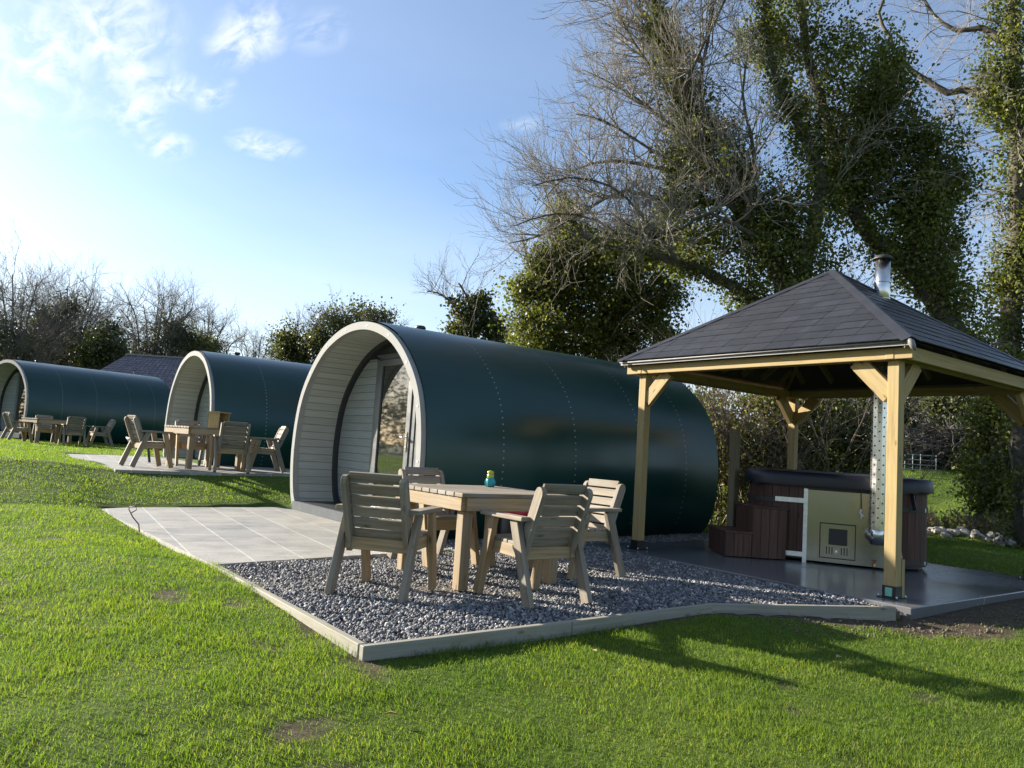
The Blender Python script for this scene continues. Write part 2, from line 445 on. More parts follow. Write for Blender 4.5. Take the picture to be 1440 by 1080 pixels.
def link(name, me, parent=None, bevel=0., loc=None):
    o = bpy.data.objects.new(name, me); COL.objects.link(o)
    if parent: o.parent = parent
    if loc is not None: o.location = loc
    if bevel:
        b = o.modifiers.new('bevel', 'BEVEL'); b.width = bevel; b.segments = 2; b.limit_method = 'ANGLE'; b.angle_limit = rad(40)
    return o


def npmesh(name, mat, v, f, smooth=False, parent=None):
    """numpy verts (n,3) and faces (m,k)"""
    me = bpy.data.meshes.new(name); k = f.shape[1]
    me.vertices.add(len(v)); me.vertices.foreach_set('co', np.asarray(v, np.float32).ravel())
    me.loops.add(f.size); me.loops.foreach_set('vertex_index', np.asarray(f, np.int32).ravel())
    me.polygons.add(len(f)); me.polygons.foreach_set('loop_start', np.arange(0, f.size, k, dtype=np.int32))
    if smooth: me.polygons.foreach_set('use_smooth', np.ones(len(f), bool))
    me.materials.append(mat); me.update(calc_edges=True)
    return link(name, me, parent)


def tag(o, label=None, cat=None, group=None, kind=None):
    if label: o['label'] = label
    if cat: o['category'] = cat
    if group: o['group'] = group
    if kind: o['kind'] = kind
    return o


def thing(name, label, cat, loc=(0, 0, 0), rz=0., group=None):
    o = bpy.data.objects.new(name, None); COL.objects.link(o); o.empty_display_size = .2
    o.location = loc; o.rotation_euler = (0, 0, rz)
    return tag(o, label, cat, group)


KIDS = {}


def copy_tree(o, parent=None):
    c = o.copy(); COL.objects.link(c); c.parent = parent
    for ch in list(o.children): copy_tree(ch, c)
    return c


# ------------------------------------------------------------------ ground
xs = np.unique(np.round(np.concatenate([-np.geomspace(400, 6, 26), np.arange(-5.5, 0, .25), np.arange(0, 13, .1), np.arange(13, 30, .5), np.geomspace(30, 900, 40)]), 4))
ys = np.unique(np.round(np.concatenate([-np.geomspace(400, 6, 26), np.arange(-5.5, 0, .25), np.arange(0, 22, .1), np.arange(22, 40, .5), np.geomspace(40, 900, 40)]), 4))
GX, GY = np.meshgrid(xs, ys)
GZ = gz(GX, GY)
pads = [shrink(PATIO, .10), shrink(SLAB, .06)]; pad2 = inpoly(shrink(POD2P, .08), GX, GY)
hole = np.zeros(GX.shape, bool)
for p_ in pads: hole |= inpoly(p_, GX, GY)
hole |= inpoly(GRAVEL, GX, GY) & ~((GX < 2.0) | ((GY < 3.9) & (GX < 4.9)))
GZ = np.where(hole, np.minimum(GZ, -.2), GZ)
GZ = np.where(pad2, GZ - .1, GZ)
inside_pod = (np.abs(GY - 9.4) < 1.6) & (GX > 4.5) & (GX < 9.5)
GZ = np.where(inside_pod, -.25, GZ)


def bareness(s, t):
    s = np.asarray(s, float); t = np.asarray(t, float)
    nz = np.clip((vnoise(s, t, 4.5) - .5) * 2.4 + .5, 0, 1)
    b = np.zeros_like(s)
    # in front of the kerb, widening to the foot of the slab
    kerb = np.where(s < 4.83, 3.68 + .03 * (s - 1.9), 3.74 - (s - 4.83) * .41)
    kerb = np.where(s > 6.5, 3.05, kerb)
    wdt = .05 + .10 * sstep(2.5, 5.0, s) + .35 * sstep(5.0, 6.6, s) + .30 * sstep(6.5, 8.5, s)
    d = kerb - t
    b = np.maximum(b, np.where((d > -.3) & (s > 1.85) & (s < 11), 1 - sstep(wdt * (.5 + .6 * nz), wdt * (1.1 + .5 * nz), d), 0))
    # beside the left kerb
    b = np.maximum(b, np.where((s < 1.95) & (t > 3.3) & (t < 4.6), (1 - sstep(.02, .16, 1.88 - s)) * (.4 + .6 * nz), 0))
    for (cs, ct, rs, rt) in ((1.30, 5.22, .13, .22), (1.62, 4.95, .08, .10), (1.20, 2.95, .20, .10), (.75, 2.72, .10, .05), (1.22, 2.62, .10, .05), (1.8, 5.9, .05, .1), (10.4, 4.3, .25, 1.6), (10.4, 6.2, .2, .9)):
        q = np.hypot((s - cs) / rs, (t - ct) / rt)
        b = np.maximum(b, (1 - sstep(.35, 1.15, q + 1.3 * (nz - .5))) * .85)
    b = np.maximum(b, .75 * sstep(.74, .82, vnoise(s, t, 1.7)) * (t < 9))
    return b


nx, ny = len(xs), len(ys)
idx = np.arange(nx * ny).reshape(ny, nx)
faces = np.stack([idx[:-1, :-1], idx[:-1, 1:], idx[1:, 1:], idx[1:, :-1]], -1).reshape(-1, 4)
ground = npmesh('ground', M['ground'], np.stack([GX, GY, GZ], -1).reshape(-1, 3), faces, True)
tag(ground, kind='structure')
ba = ground.data.attributes.new('bare', 'FLOAT', 'POINT'); ba.data.foreach_set('value', bareness(GX, GY).ravel().astype(np.float32))


# grass blades
def on_pad(s, t):
    r = inpoly(PATIO, s, t) | inpoly(SLAB, s, t) | inpoly(GRAVEL, s, t) | inpoly(POD2P, s, t)
    r |= (np.abs(t - 9.4) < 1.75) & (s > 4.3) & (s < 9.7)
    r |= (np.abs(t - 18.14) < 1.8) & (s > 4.4) & (s < 9.8)
    return r


def blades():
    n = 1150000
    a = rad(53.13) + RNG.uniform(-rad(50), rad(50), n)
    # radius with density ~ const to 4 m then 1/r^2
    r0, r1, rm = 1.5, 4.0, 70.0
    A1 = (r1 * r1 - r0 * r0) / 2; A2 = r1 * r1 * math.log(rm / r1)
    u = RNG.uniform(0, A1 + A2, n)
    r = np.where(u < A1, np.sqrt(r0 * r0 + 2 * np.minimum(u, A1)), r1 * np.exp(np.maximum(u - A1, 0) / (r1 * r1)))
    s = r * np.cos(a); t = r * np.sin(a)
    # tussocks
    cl = np.clip((vnoise(s, t, 3.2) - .5) * 2.2 + .5, 0, 1)
    keep = ~on_pad(s, t) & (RNG.random(n) > bareness(s, t) * .97) & (RNG.random(n) > .25 * (1 - cl))
    s, t, r, cl = s[keep], t[keep], r[keep], cl[keep]; n = len(s)
    z = gz(s, t)
    lod = np.maximum(1, r / 4.0)
    h = (.016 + .017 * cl) * RNG.uniform(.5, 1.35, n) * (1 + .10 * (lod - 1)).clip(1, 1.6)
    kd = np.minimum(np.where((t > 3.6) & (t < 6.5), np.abs(1.875 - s), 9), np.where((s > 1.85) & (s < 6.4), np.abs(np.where(s < 4.83, 3.66 + .03 * (s - 1.9), 3.72 - (s - 4.83) * .41) - t), 9))
    h = h * (1 + 1.0 * np.exp(-(kd / .08) ** 2) * (cl > .35))
    w = .0025 * RNG.uniform(.7, 1.4, n) * lod ** .85
    az = RNG.uniform(0, 2 * np.pi, n); lean = RNG.uniform(.1, 1.0, n) * h
    mow = .35
    lx = np.cos(az) * lean + .25 * h * np.sin(s * 3.1) * mow; ly = np.sin(az) * lean + .2 * h * np.cos(t * 2.3) * mow
    pa = RNG.uniform(0, np.pi, n); px = np.cos(pa) * w / 2; py = np.sin(pa) * w / 2
    base = np.stack([s, t, z - .004], -1); P = np.stack([px, py, 0 * px], -1)
    mid = base + np.stack([lx * .35, ly * .35, h * .62], -1); tip = base + np.stack([lx, ly, h], -1)
    v = np.stack([base - P, base + P, mid + P * .8, mid - P * .8, tip], 1).reshape(-1, 3)
    o = np.arange(n)[:, None] * 5
    quads = o + np.array([[0, 1, 2, 3]]); tris = o + np.array([[3, 2, 4]])
    me = bpy.data.meshes.new('lawn_grass')
    loops = np.concatenate([quads, tris], 1).ravel(); starts = np.arange(n)[:, None] * 7 + np.array([[0, 4]])
    me.vertices.add(len(v)); me.vertices.foreach_set('co', v.astype(np.float32).ravel())
    me.loops.add(len(loops)); me.loops.foreach_set('vertex_index', loops.astype(np.int32))
    me.polygons.add(2 * n); me.polygons.foreach_set('loop_start', starts.ravel().astype(np.int32))
    me.materials.append(M['grass']); me.update(calc_edges=True)
    return link('lawn_grass', me)


tag(blades(), 'short bright green mown grass of the lawn', 'grass', kind='stuff')

# patio, slab, gravel, kerb
PT = MB(); PT.prism(PATIO, -.12, .0)
tag(PT.build('patio', M['paving']), kind='structure')
SB = MB(); SB.prism(SLAB, -.22, .0)
tag(SB.build('concrete_slab', M['concrete'], bevel=.008), kind='structure')
GB = MB(); GB.prism(GRAVEL, -.14, -.035)
tag(GB.build('gravel_bed', M['soil_clod']), kind='structure')


def pebble_field(poly, dens, size, zf, name):
    p = np.array(poly); lo, hi = p.min(0), p.max(0); n = int((hi - lo).prod() * dens)
    q = RNG.uniform(lo, hi, (n, 2)); k = inpoly(poly, q[:, 0], q[:, 1]) & ~inpoly(SLAB, q[:, 0], q[:, 1]) & ~inpoly(PATIO, q[:, 0], q[:, 1])
    k &= ~((np.abs(q[:, 1] - 9.4) < 1.45) & (q[:, 0] > 4.6) & (q[:, 0] < 9.4))
    q = q[k]; n = len(q)
    g = (1 + 5 ** .5) / 2
    iv = np.array([(-1, g, 0), (1, g, 0), (-1, -g, 0), (1, -g, 0), (0, -1, g), (0, 1, g), (0, -1, -g), (0, 1, -g), (g, 0, -1), (g, 0, 1), (-g, 0, -1), (-g, 0, 1)]) / math.sqrt(1 + g * g)
    fi = np.array([(0, 11, 5), (0, 5, 1), (0, 1, 7), (0, 7, 10), (0, 10, 11), (1, 5, 9), (5, 11, 4), (11, 10, 2), (10, 7, 6), (7, 1, 8), (3, 9, 4), (3, 4, 2), (3, 2, 6), (3, 6, 8), (3, 8, 9), (4, 9, 5), (2, 4, 11), (6, 2, 10), (8, 6, 7), (9, 8, 1)])
    sc = size * RNG.lognormal(0, .28, n)
    dims = np.stack([RNG.uniform(.8, 1.35, n), RNG.uniform(.6, 1.0, n), RNG.uniform(.4, .8, n)], -1) * sc[:, None]
    jit = RNG.uniform(.78, 1.18, (n, 12, 1))
    v = iv[None] * jit * dims[:, None, :]
    # random rotation
    qt = RNG.normal(size=(n, 4)); qt[:, 1:3] *= .6; qt /= np.linalg.norm(qt, axis=1)[:, None]
    w, x, y, z = qt.T
    R = np.stack([np.stack([1 - 2 * (y * y + z * z), 2 * (x * y - z * w), 2 * (x * z + y * w)], -1), np.stack([2 * (x * y + z * w), 1 - 2 * (x * x + z * z), 2 * (y * z - x * w)], -1), np.stack([2 * (x * z - y * w), 2 * (y * z + x * w), 1 - 2 * (x * x + y * y)], -1)], 1)
    v = np.einsum('nij,nkj->nki', R, v)
    zz = zf(q[:, 0], q[:, 1]) + RNG.uniform(-.006, .010, n)
    v[..., 0] += q[:, 0, None]; v[..., 1] += q[:, 1, None]; v[..., 2] += zz[:, None]
    f = (np.arange(n)[:, None, None] * 12 + fi[None]).reshape(-1, 3)
    return npmesh(name, M['chips'], v.reshape(-1, 3), f)


def gravz(s, t): return -.030 + .008 * np.sin(s * 3 + np.sin(t * 4)) + .008 * np.sin(t * 3.3 + np.sin(s * 2.1))


tag(pebble_field(GRAVEL, 3600, .0115, gravz, 'gravel'), 'blue grey slate chippings between the timber kerb and the shelter slab', 'gravel', kind='stuff')
g2 = MB(); g2.prism([(x, y) for x, y in POD2P], .20, .392)
tag(g2.build('paved_yard', M['paving']), kind='structure')

kb = thing('timber_kerb', 'low weathered timber board edging along the lawn side of the gravel', 'edging')
k1 = MB()
k1.beam((1.9, 6.46, -.045), (1.9, 3.70, -.045), .045, .12); k1.build('kerb_board', M['kerb_wood'], kb, .004)
for a, b in (((1.88, 3.665), (3.36, 3.70)), ((3.365, 3.70), (4.83, 3.75)), ((4.835, 3.752), (6.36, 3.10))):
    kk = MB(); kk.beam((*a, -.055), (*b, -.055), .045, .14); kk.build('kerb_board', M['kerb_wood'], kb, .004)
for p in ((1.935, 5.6), (1.935, 4.3), (3.36, 3.745)):
    kk = MB(); kk.box((*p, -.08), (.04, .04, .16)); kk.build('kerb_peg', M['kerb_wood'], kb)

# loose clods and stones on the bare soil
cl = MB()
tag(pebble_field([(4.9, 3.0), (6.4, 2.55), (9.0, 2.2), (9.0, 2.95), (6.5, 2.98), (4.95, 3.55)], 260, .010, lambda s, t: gz(s, t) + .004, 'soil_clods'), 'loose stones and clods on the bare soil before the slab', 'soil', kind='stuff')
bpy.data.objects['soil_clods'].data.materials[0] = M['soil_clod']

# ------------------------------------------------------------------ cabins (camping pods)
HALF = [(1.66, 0), (1.81, .15), (1.89, .35), (1.955, .65), (1.975, .95), (1.945, 1.3), (1.86, 1.63), (1.72, 1.9), (1.45, 2.2), (1.18, 2.41), (.92, 2.55), (.47, 2.69), (0, 2.735)]


def smooth_profile(n=48):
    p = np.array(HALF + [(-a, b) for a, b in HALF[-2::-1]], float)
    for _ in range(2):       # corner cutting keeps it round
        q = [p[0]]
        for a, b in zip(p[:-1], p[1:]): q += [a * .75 + b * .25, a * .25 + b * .75]
        p = np.array(q + [p[-1]])
    d = np.r_[0, np.cumsum(np.hypot(*np.diff(p, axis=0).T))]; u = np.linspace(0, d[-1], n * 2 + 1)
    return np.c_[np.interp(u, d, p[:, 0]), np.interp(u, d, p[:, 1])]


PROF = smooth_profile()


def offset_profile(d):
    t = np.gradient(PROF, axis=0); nrm = np.c_[t[:, 1], -t[:, 0]]; nrm /= np.linalg.norm(nrm, axis=1)[:, None]
    q = PROF - nrm * d * np.sign(1)
    c = np.array([0, 1.0])
    if np.linalg.norm(q[10] - c) > np.linalg.norm(PROF[10] - c): q = PROF + nrm * d
    q[:, 1] = np.where(np.arange(len(q)) < 1, 0, q[:, 1])
    q[0, 1] = 0; q[-1, 1] = 0
    return q


def loft(mb, A, xa, B, xb, smooth=True, uvv=False):
    """skin between profile A at x=xa and B at x=xb"""
    n = len(A); vs = [(xa, y, z) for y, z in A] + [(xb, y, z) for y, z in B]
    fs = [(i, i + 1, n + i + 1, n + i) for i in range(n - 1)]
    L = np.r_[0, np.cumsum(np.hypot(*np.diff(A, axis=0).T))]
    uv = [[(xa, L[i]), (xa, L[i + 1]), (xb, L[i + 1]), (xb, L[i])] for i in range(n - 1)]
    mb.add(vs, fs, uv, smooth)


def make_pod(label, loc, rz, L=5.25, door='glass'):
    P = thing('camping_pod', label, 'cabin', loc, rz, 'arched camping pods in a row')
    sh = MB()
    loft(sh, PROF, .03, PROF, L)
    R1 = offset_profile(.05); loft(sh, PROF, L, R1, L + .05)
    n = len(R1); sh.add([(L + .05, y, z) for y, z in R1], [tuple(range(n))])
    sh.build('shell', M['hull'], P)
    fo = offset_profile(-.02); fi_ = offset_profile(.125)
    fa = MB(); loft(fa, fo, -.035, fi_, -.035, False); loft(fa, fo, .035, fo, -.035); loft(fa, fi_, -.035, fi_, .05)
    f_ = fa.build('arch_fascia', M['fascia'], P)
    mid = (fo + fi_) / 2
    for k in range(4, len(mid) - 3, 8):
        y, z = mid[k]; bl = MB(); bl.tube([(-.034, y, z), (-.042, y, z)], .011, 8); bl.build('screw_cap', M['galv'], f_)
    li = MB(); ti = offset_profile(.115); loft(li, ti, .0, ti, .60); li.build('porch_lining', M['lining'], P)
    sh_ = MB(); g0 = offset_profile(.105); g1 = offset_profile(.122); loft(sh_, g0, .045, g1, .045, False); sh_.build('shadow_gap', M['black'], P)
    tr = MB(); t1 = offset_profile(.11); t2 = offset_profile(.18); loft(tr, t1, .60, t2, .60, False); loft(tr, t2, .60, t2, .68); tr.build('porch_trim', M['anthracite'], P)
    # door wall
    wi = offset_profile(.10); w = MB(); n = len(wi)
    w.add([(0.680, y, z) for y, z in wi], [tuple(reversed(range(n)))]); w.build('front_wall', M['anthracite'], P)

    def arch_h(y, d=.24):
        q = offset_profile(d); h = len(q) // 2
        return float(np.interp(abs(y), q[h:, 0][::-1] * 0 + np.abs(q[h:, 0]), q[h:, 1])) if False else float(np.interp(abs(y), np.abs(q[h:, 0]), q[h:, 1]))

    def half_w(z, d=.185):
        q = offset_profile(d); h = len(q) // 2; zz = q[:h + 1, 1]; yy = np.abs(q[:h + 1, 0])
        return float(np.interp(z, zz, yy))

    def clad(y_in, z_lo, z_hi, sgn, name):
        mb = MB(); zs = np.linspace(z_lo, z_hi, 24); vs = []; uv = []; fs = []
        for z in zs: vs += [(0.668, sgn * y_in, z), (0.668, sgn * max(half_w(z), y_in + .01), z)]
        for i in range(len(zs) - 1):
            a = 2 * i; fs.append((a, a + 1, a + 3, a + 2)); uv.append([(vs[k][1], vs[k][2]) for k in (a, a + 1, a + 3, a + 2)])
        mb.add(vs, fs, uv); return mb.build(name, M['wall_clad'], P)
    clad(.58, .17, 2.33, 1, 'wall_cladding')
    if door == 'glass':
        clad(1.22, .17, 1.95, -1, 'wall_cladding')
        D = MB()
        for a, b in (((0.650, .565, .16), (0.650, .565, 2.34)), ((0.650, -.565, .16), (0.650, -.565, 2.30))): D.beam(a, b, .05, .09, (0, 1, 0))
        D.beam((0.650, -.61, 2.34), (.650, .61, 2.34), .05, .07)
        fr = D.build('door_frame', M['grey_frame'], P, .004)
        D = MB()
        for y in (.455, -.455): D.beam((0.630, y, .18), (0.630, y, 2.29), .045, .11, (0, 1, 0))
        for z, h in ((.24, .13), (2.25, .09)): D.beam((0.630, -.40, z), (.630, .40, z), .045, h)
        dr = D.build('door', M['grey_frame'], P, .004)
        D = MB(); D.box((0.636, 0, 1.255), (.012, .80, 1.91)); D.build('glass_pane', M['glass'], dr)
        D = MB(); D.box((0.602, -.455, 1.14), (.012, .035, .26)); D.tube([(0.600, -.455, 1.2), (0.550, -.455, 1.2), (0.545, -.43, 1.2), (0.545, -.32, 1.2)], .011, 8); D.tube([(0.600, -.455, 1.06), (0.585, -.455, 1.06)], .013, 8)
        D.build('handle', M['chrome'], dr)
        D = MB()
        for y in (-.66, -1.17): D.beam((0.655, y, .2), (0.655, y, 1.97), .04, .05, (0, 1, 0))
        for z in (.2, 1.97): D.beam((0.655, -.66, z), (.655, -1.17, z), .04, .06)
        sl = D.build('side_window', M['grey_frame'], P, .003)
        D = MB(); D.box((0.658, -.915, 1.085), (.01, .46, 1.72)); D.build('window_pane', M['glass'], sl)
    else:
        clad(.58, .17, 2.33, -1, 'wall_cladding')
        D = MB(); D.beam((0.650, -.56, 1.25), (0.650, .56, 1.25), .04, 2.16)
        dr = D.build('door', M['lining'], P, .004)
        for z in (.75, 1.45, 2.0):
            D = MB(); D.tube([(0.630, -.12, z), (0.600, -.12, z)], .045, 10); D.build('door_fitting', M['black'], dr)
        for y in (.6, -.6): D = MB(); D.beam((0.640, y, .16), (0.640, y, 2.36), .06, .07, (0, 1, 0)); D.build('door_jamb', M['anthracite'], P)
    # deck and step board
    D = MB(); D.box((.34, 0, .14), (.68, 3.36, .04)); D.build('porch_deck', M['anthracite'], P)
    D = MB(); D.box((-.015, 0, .075), (.05, 3.44, .165)); D.build('step_board', M['grey_board'], P, .004)
    D = MB(); D.box((.59, .55, .19), (.12, 1.0, .06)); D.build('door_sill', M['anthracite'], P, .004)
    # seams with rows of fixings
    for xs_ in (1.12, 2.30, 3.52, 4.5):
        D = MB(); qs = offset_profile(-.0035); loft(D, qs, xs_ - .03, qs, xs_ + .05); loft(D, qs, xs_ + .05, PROF, xs_ + .05, False); loft(D, PROF, xs_ - .03, qs, xs_ - .03, False); D.build('lap_joint', M['hull'], P)
        D = MB(); q = offset_profile(-.005)
        ll = np.r_[0, np.cumsum(np.hypot(*np.diff(q, axis=0).T))]
        for u in np.arange(.25, ll[-1] - .25, .083):
            y = float(np.interp(u, ll, q[:, 0])); z = float(np.interp(u, ll, q[:, 1]))
            nn = Vector((0, y, z - .95)).normalized()
            D.tube([Vector((xs_, y, z)) - nn * .004, Vector((xs_, y, z)) + nn * .006], .0115, 6)
        tag(D.build('fixing_row', M['galv_dull'], P), kind='stuff')
    D = MB(); q0 = offset_profile(-.012); loft(D, q0, L - .14, q0, L + .005); loft(D, q0, L + .005, PROF, L + .005); loft(D, PROF, L - .14, q0, L - .14)
    D.build('rear_trim', M['hull_trim'], P)
    D = MB(); D.lathe((.95, 0, 2.69), [(.045, 0), (.045, .06), (.075, .065), (.08, .09), (.06, .115), (0, .12)], 16); D.build('roof_vent', M['anthracite'], P)
    for y in (-1.2, 1.2):
        D = MB(); D.box((L / 2 + .1, y, -.06), (L - .3, .18, .16)); D.build('skid', M['concrete_skid'], P)
    return P


M['galv_dull'] = simple('fixing_head', (.24, .29, .28), .45, .2)
M['hull_trim'] = simple('green_trim', (.03, .075, .075), .38, noise=.15, scale=3)
make_pod('nearest dark green arched pod with a cream porch and glazed door, beside the shelter', (4.4, 9.4, -.03), 0)
make_pod('middle green arched pod of the row, with a plain clad door', (4.5, 18.14, .18), 0, 5.3, 'plain')
make_pod('farthest green arched pod at the left edge, before the slate roofed building', (1.75, 32.1, .46), .31, 5.3)


# ------------------------------------------------------------------ garden furniture
def make_chair():
    r = thing('garden_chair', '', 'chair', group='wooden garden armchairs around the tables')
    cw = M['chair_wood']
    for sx in (-1, 1):
        x = .275 * sx
        b = MB(); b.beam((x, .315, 0), (x, .165, .60), .045, .085, (0, 1, 0)); b.build('leg', M['leg_wood'], r, .004)
        b = MB(); b.beam((x, -.335, 0), (x, -.115, .60), .045, .085, (0, 1, 0)); b.build('leg', cw, r, .004)
        b = MB(); b.beam((x, -.25, .615), (x, .285, .615), .095, .032); b.build('armrest', cw, r, .006)
    fr = MB()
    for sx in (-1, 1): fr.beam((.228 * sx, -.20, .365), (.228 * sx, .235, .375), .042, .09)
    fr.beam((-.205, .235, .375), (.205, .235, .375), .035, .10); fr.beam((-.205, -.17, .36), (.205, -.17, .36), .035, .09)
    fr.build('seat_frame', M['leg_wood'], r, .004)
    st = MB()
    for k in range(5): st.beam((-.245, -.12 + k * .088, .436 - (4 - k) * .004), (.245, -.12 + k * .088, .436 - (4 - k) * .004), .076, .024)
    st.build('seat', cw, r, .004)
    d = Vector((0, -.235, .60)).normalized()
    for sx in (-1, 1):
        b = MB(); p0 = Vector((.222 * sx, -.135, .315)); n_ = Vector((0, d.z, -d.y)); hw = .045
        side = [(-hw, 0), (hw, 0), (hw, .53), (hw * .75, .56), (hw * .3, .575), (-hw * .3, .575), (-hw * .75, .56), (-hw, .53)]
        vs = [p0 + n_ * a + d * l + Vector((w_, 0, 0)) for w_ in (-.021, .021) for a, l in side]; k = len(side); o_ = random.random() * 9
        b.add(vs, [tuple(reversed(range(k))), tuple(range(k, 2 * k))] + [(i, (i + 1) % k, k + (i + 1) % k, k + i) for i in range(k)],
              [[(o_ + side[i][1], o_ + side[i][0]) for i in reversed(range(k))], [(o_ + side[i][1], o_ + 2 + side[i][0]) for i in range(k)]] + [[(o_ + side[i][1], 3), (o_ + side[(i + 1) % k][1], 3), (o_ + side[(i + 1) % k][1], 3.04), (o_ + side[i][1], 3.04)] for i in range(k)])
        b.build('back_post', cw, r, .003)
    bs = MB()
    for k in range(6):
        c = Vector((0, -.135, .315)) + d * (.115 + k * .0885) + Vector((0, d.z, -d.y)) * .022
        bs.beam(c - Vector((.199, 0, 0)), c + Vector((.199, 0, 0)), .022, .074, d)
    bs.build('backrest', cw, r, .004)
    return r


def make_table():
    r = thing('garden_table', '', 'table', group='square wooden garden tables')
    cw = M['chair_wood']; W = .56
    tp = MB(); n = 9; sw = 2 * W / n
    for k in range(n): tp.beam((-W, -W + sw * (k + .5), .735), (W, -W + sw * (k + .5), .735), sw - .012, .032)
    tp.build('tabletop', cw, r, .004)
    a = MB(); q = W - .035
    for s_ in (-1, 1):
        a.beam((s_ * q, -q, .665), (s_ * q, q, .665), .042, .105); a.beam((-q + .021, s_ * q, .665), (q - .021, s_ * q, .665), .042, .105)
    a.build('apron', M['leg_wood'], r, .004)
    for sx in (-1, 1):
        for sy in (-1, 1):
            b = MB(); b.beam((sx * (q - .07), sy * (q - .075), 0), (sx * (q - .07), sy * (q - .075), .715), .09, .09, (0, 1, 0)); b.build('leg', M['leg_wood'], r, .005)
    return r


chair0 = make_chair(); table0 = make_table(); used = [False, False]


def put_chair(x, y, z, face, label):
    """face = direction (degrees from +x) the sitter looks"""
    o = copy_tree(chair0) if used[0] else chair0; used[0] = True
    o.location = (x, y, z); o.rotation_euler = (0, 0, rad(face - 90)); o['label'] = label
    return o


def put_table(x, y, z, rz, label):
    o = copy_tree(table0) if used[1] else table0; used[1] = True
    o.location = (x, y, z); o.rotation_euler = (0, 0, rad(rz)); o['label'] = label
    return o


G0 = -.022
put_table(3.82, 5.44, G0, 0, 'near wooden table on the gravel carrying a teal and lime jar')
put_chair(2.76, 5.10, G0, 40, 'weathered armchair seen from behind at the left end of the near table')
put_chair(3.72, 4.55, G0, 89, 'armchair with its back to the camera, closest of all on the gravel by the kerb')
put_chair(4.90, 5.36, G0, 182, 'armchair with bright sunlit slats between the near table and the shelter post')
put_chair(3.92, 6.30, G0, 272, 'armchair on the far side of the near table, before the glazed pod door')
G2 = .40
put_table(3.98, 14.62, G2, 8, 'middle wooden table with a small open timber box standing on it')
put_chair(3.00, 14.55, G2, 8, 'armchair left of the middle table, next to the dark fire bowl')
put_chair(4.18, 13.75, G2, 82, 'armchair turned away at the near side of the middle table')
put_chair(5.02, 14.42, G2, 172, 'armchair right of the middle table facing left, against the green pod wall')
put_chair(3.95, 15.55, G2, 268, 'armchair mostly hidden behind the middle table and its timber box')
G3 = .40
put_table(2.72, 27.2, G3, 17, 'farthest wooden table, at the left before the last pod')
put_chair(1.93, 27.0, G3, 15, 'far armchair at the left end of the farthest table, beside the last pod porch')
put_chair(3.28, 26.3, G3, 95, 'far armchair turned away at the near side of the farthest table')
put_chair(4.15, 27.2, G3, 185, 'far armchair standing right of the farthest table, facing left')
put_chair(2.75, 28.3, G3, 275, 'far armchair behind the farthest table, facing the camera')

# jar on the near table
j = thing('ornamental_jar', 'small teal jar with a lime green lid standing on the near table', 'jar', (4.17, 5.80, G0 + .751), .5)
b = MB(); b.lathe((0, 0, 0), [(0, 0), (.030, 0), (.040, .012), (.046, .035), (.045, .062), (.036, .082), (.030, .088), (0, .088)], 12)
for k in range(8):
    g = k * math.pi / 4; b.tube([(.036 * math.cos(g), .036 * math.sin(g), .004), (.048 * math.cos(g), .048 * math.sin(g), .036), (.042 * math.cos(g), .042 * math.sin(g), .07)], .006, 6)
b.build('jar_body', M['teal_glass'], j)
b = MB(); b.lathe((0, 0, .085), [(.028, 0), (.034, .008), (.033, .03), (.026, .036), (.031, .042), (.032, .058), (.02, .066), (0, .068)], 12); b.build('jar_lid', M['lime_glass'], j)
for s_ in (-1, 1):
    b = MB(); b.tube([(s_ * .038, 0, .075), (s_ * .066, 0, .082), (s_ * .072, 0, .072)], .005, 6); b.build('jar_handle', M['lime_glass'], j)

# box on the middle table
bx = thing('timber_box', 'small open fronted timber box standing on the middle table', 'box', (4.12, 14.42, G2 + .751), rad(40))
b = MB()
for x in (-.15, .15): b.box((x, 0, .14), (.02, .22, .28))
b.box((0, .11, .14), (.28, .018, .28)); b.build('box_side', M['timber'], bx)
b = MB(); b.box((0, 0, .29), (.36, .27, .022)); b.build('lid', M['timber'], bx, .003)
b = MB(); b.box((0, -.10, .07), (.278, .018, .14)); b.build('front_board', M['stave'], bx)
b = MB(); b.box((0, .0, .012), (.278, .20, .02)); b.build('base', M['timber'], bx)

# fire bowl
fb = thing('fire_bowl', 'dark metal fire bowl on splayed legs beside the middle pod', 'fire pit', (3.42, 16.9, .385))
b = MB(); b.lathe((0, 0, .30), [(0, 0), (.16, .02), (.30, .09), (.36, .18), (.375, .18), (.31, .08), (.16, .0)], 20); b.build('bowl', M['charcoal'], fb)
for k in range(3):
    g = k * 2.094 + .6; b = MB(); b.beam((.42 * math.cos(g), .42 * math.sin(g), 0), (.2 * math.cos(g), .2 * math.sin(g), .34), .045, .02); b.build('leg', M['charcoal'], fb)

# bin standing beyond the table
bn = thing('lidded_bin', 'black bin with a red lid beside the near pod, seen beneath the tabletop', 'bin', (5.30, 6.88, -.03), .3)
b = MB(); b.lathe((0, 0, 0), [(0, 0), (.13, 0), (.15, .02), (.17, .36), (.165, .37)], 20); b.build('bin_body', M['black'], bn)
b = MB(); b.lathe((0, 0, .37), [(.168, 0), (.19, .01), (.19, .07), (.17, .16), (.10, .20), (0, .205)], 20); b.build('bin_lid', M['red'], bn)
b = MB(); b.tube([(-.06, 0, .565), (-.05, 0, .61), (.05, 0, .61), (.06, 0, .565)], .012, 8); b.build('handle', M['red'], bn)

# bent wire at the patio edge
b = MB(); b.tube([(1.80, 8.72, -.02), (1.79, 8.74, .06), (1.74, 8.82, .13), (1.71, 8.90, .20), (1.72, 8.93, .225), (1.77, 8.88, .235), (1.77, 8.84, .20), (1.73, 8.85, .17)], .006, 6)
tag(b.build('bent_wire', M['charcoal']), 'bent dark wire sticking up at the lawn edge of the near paving', 'wire')

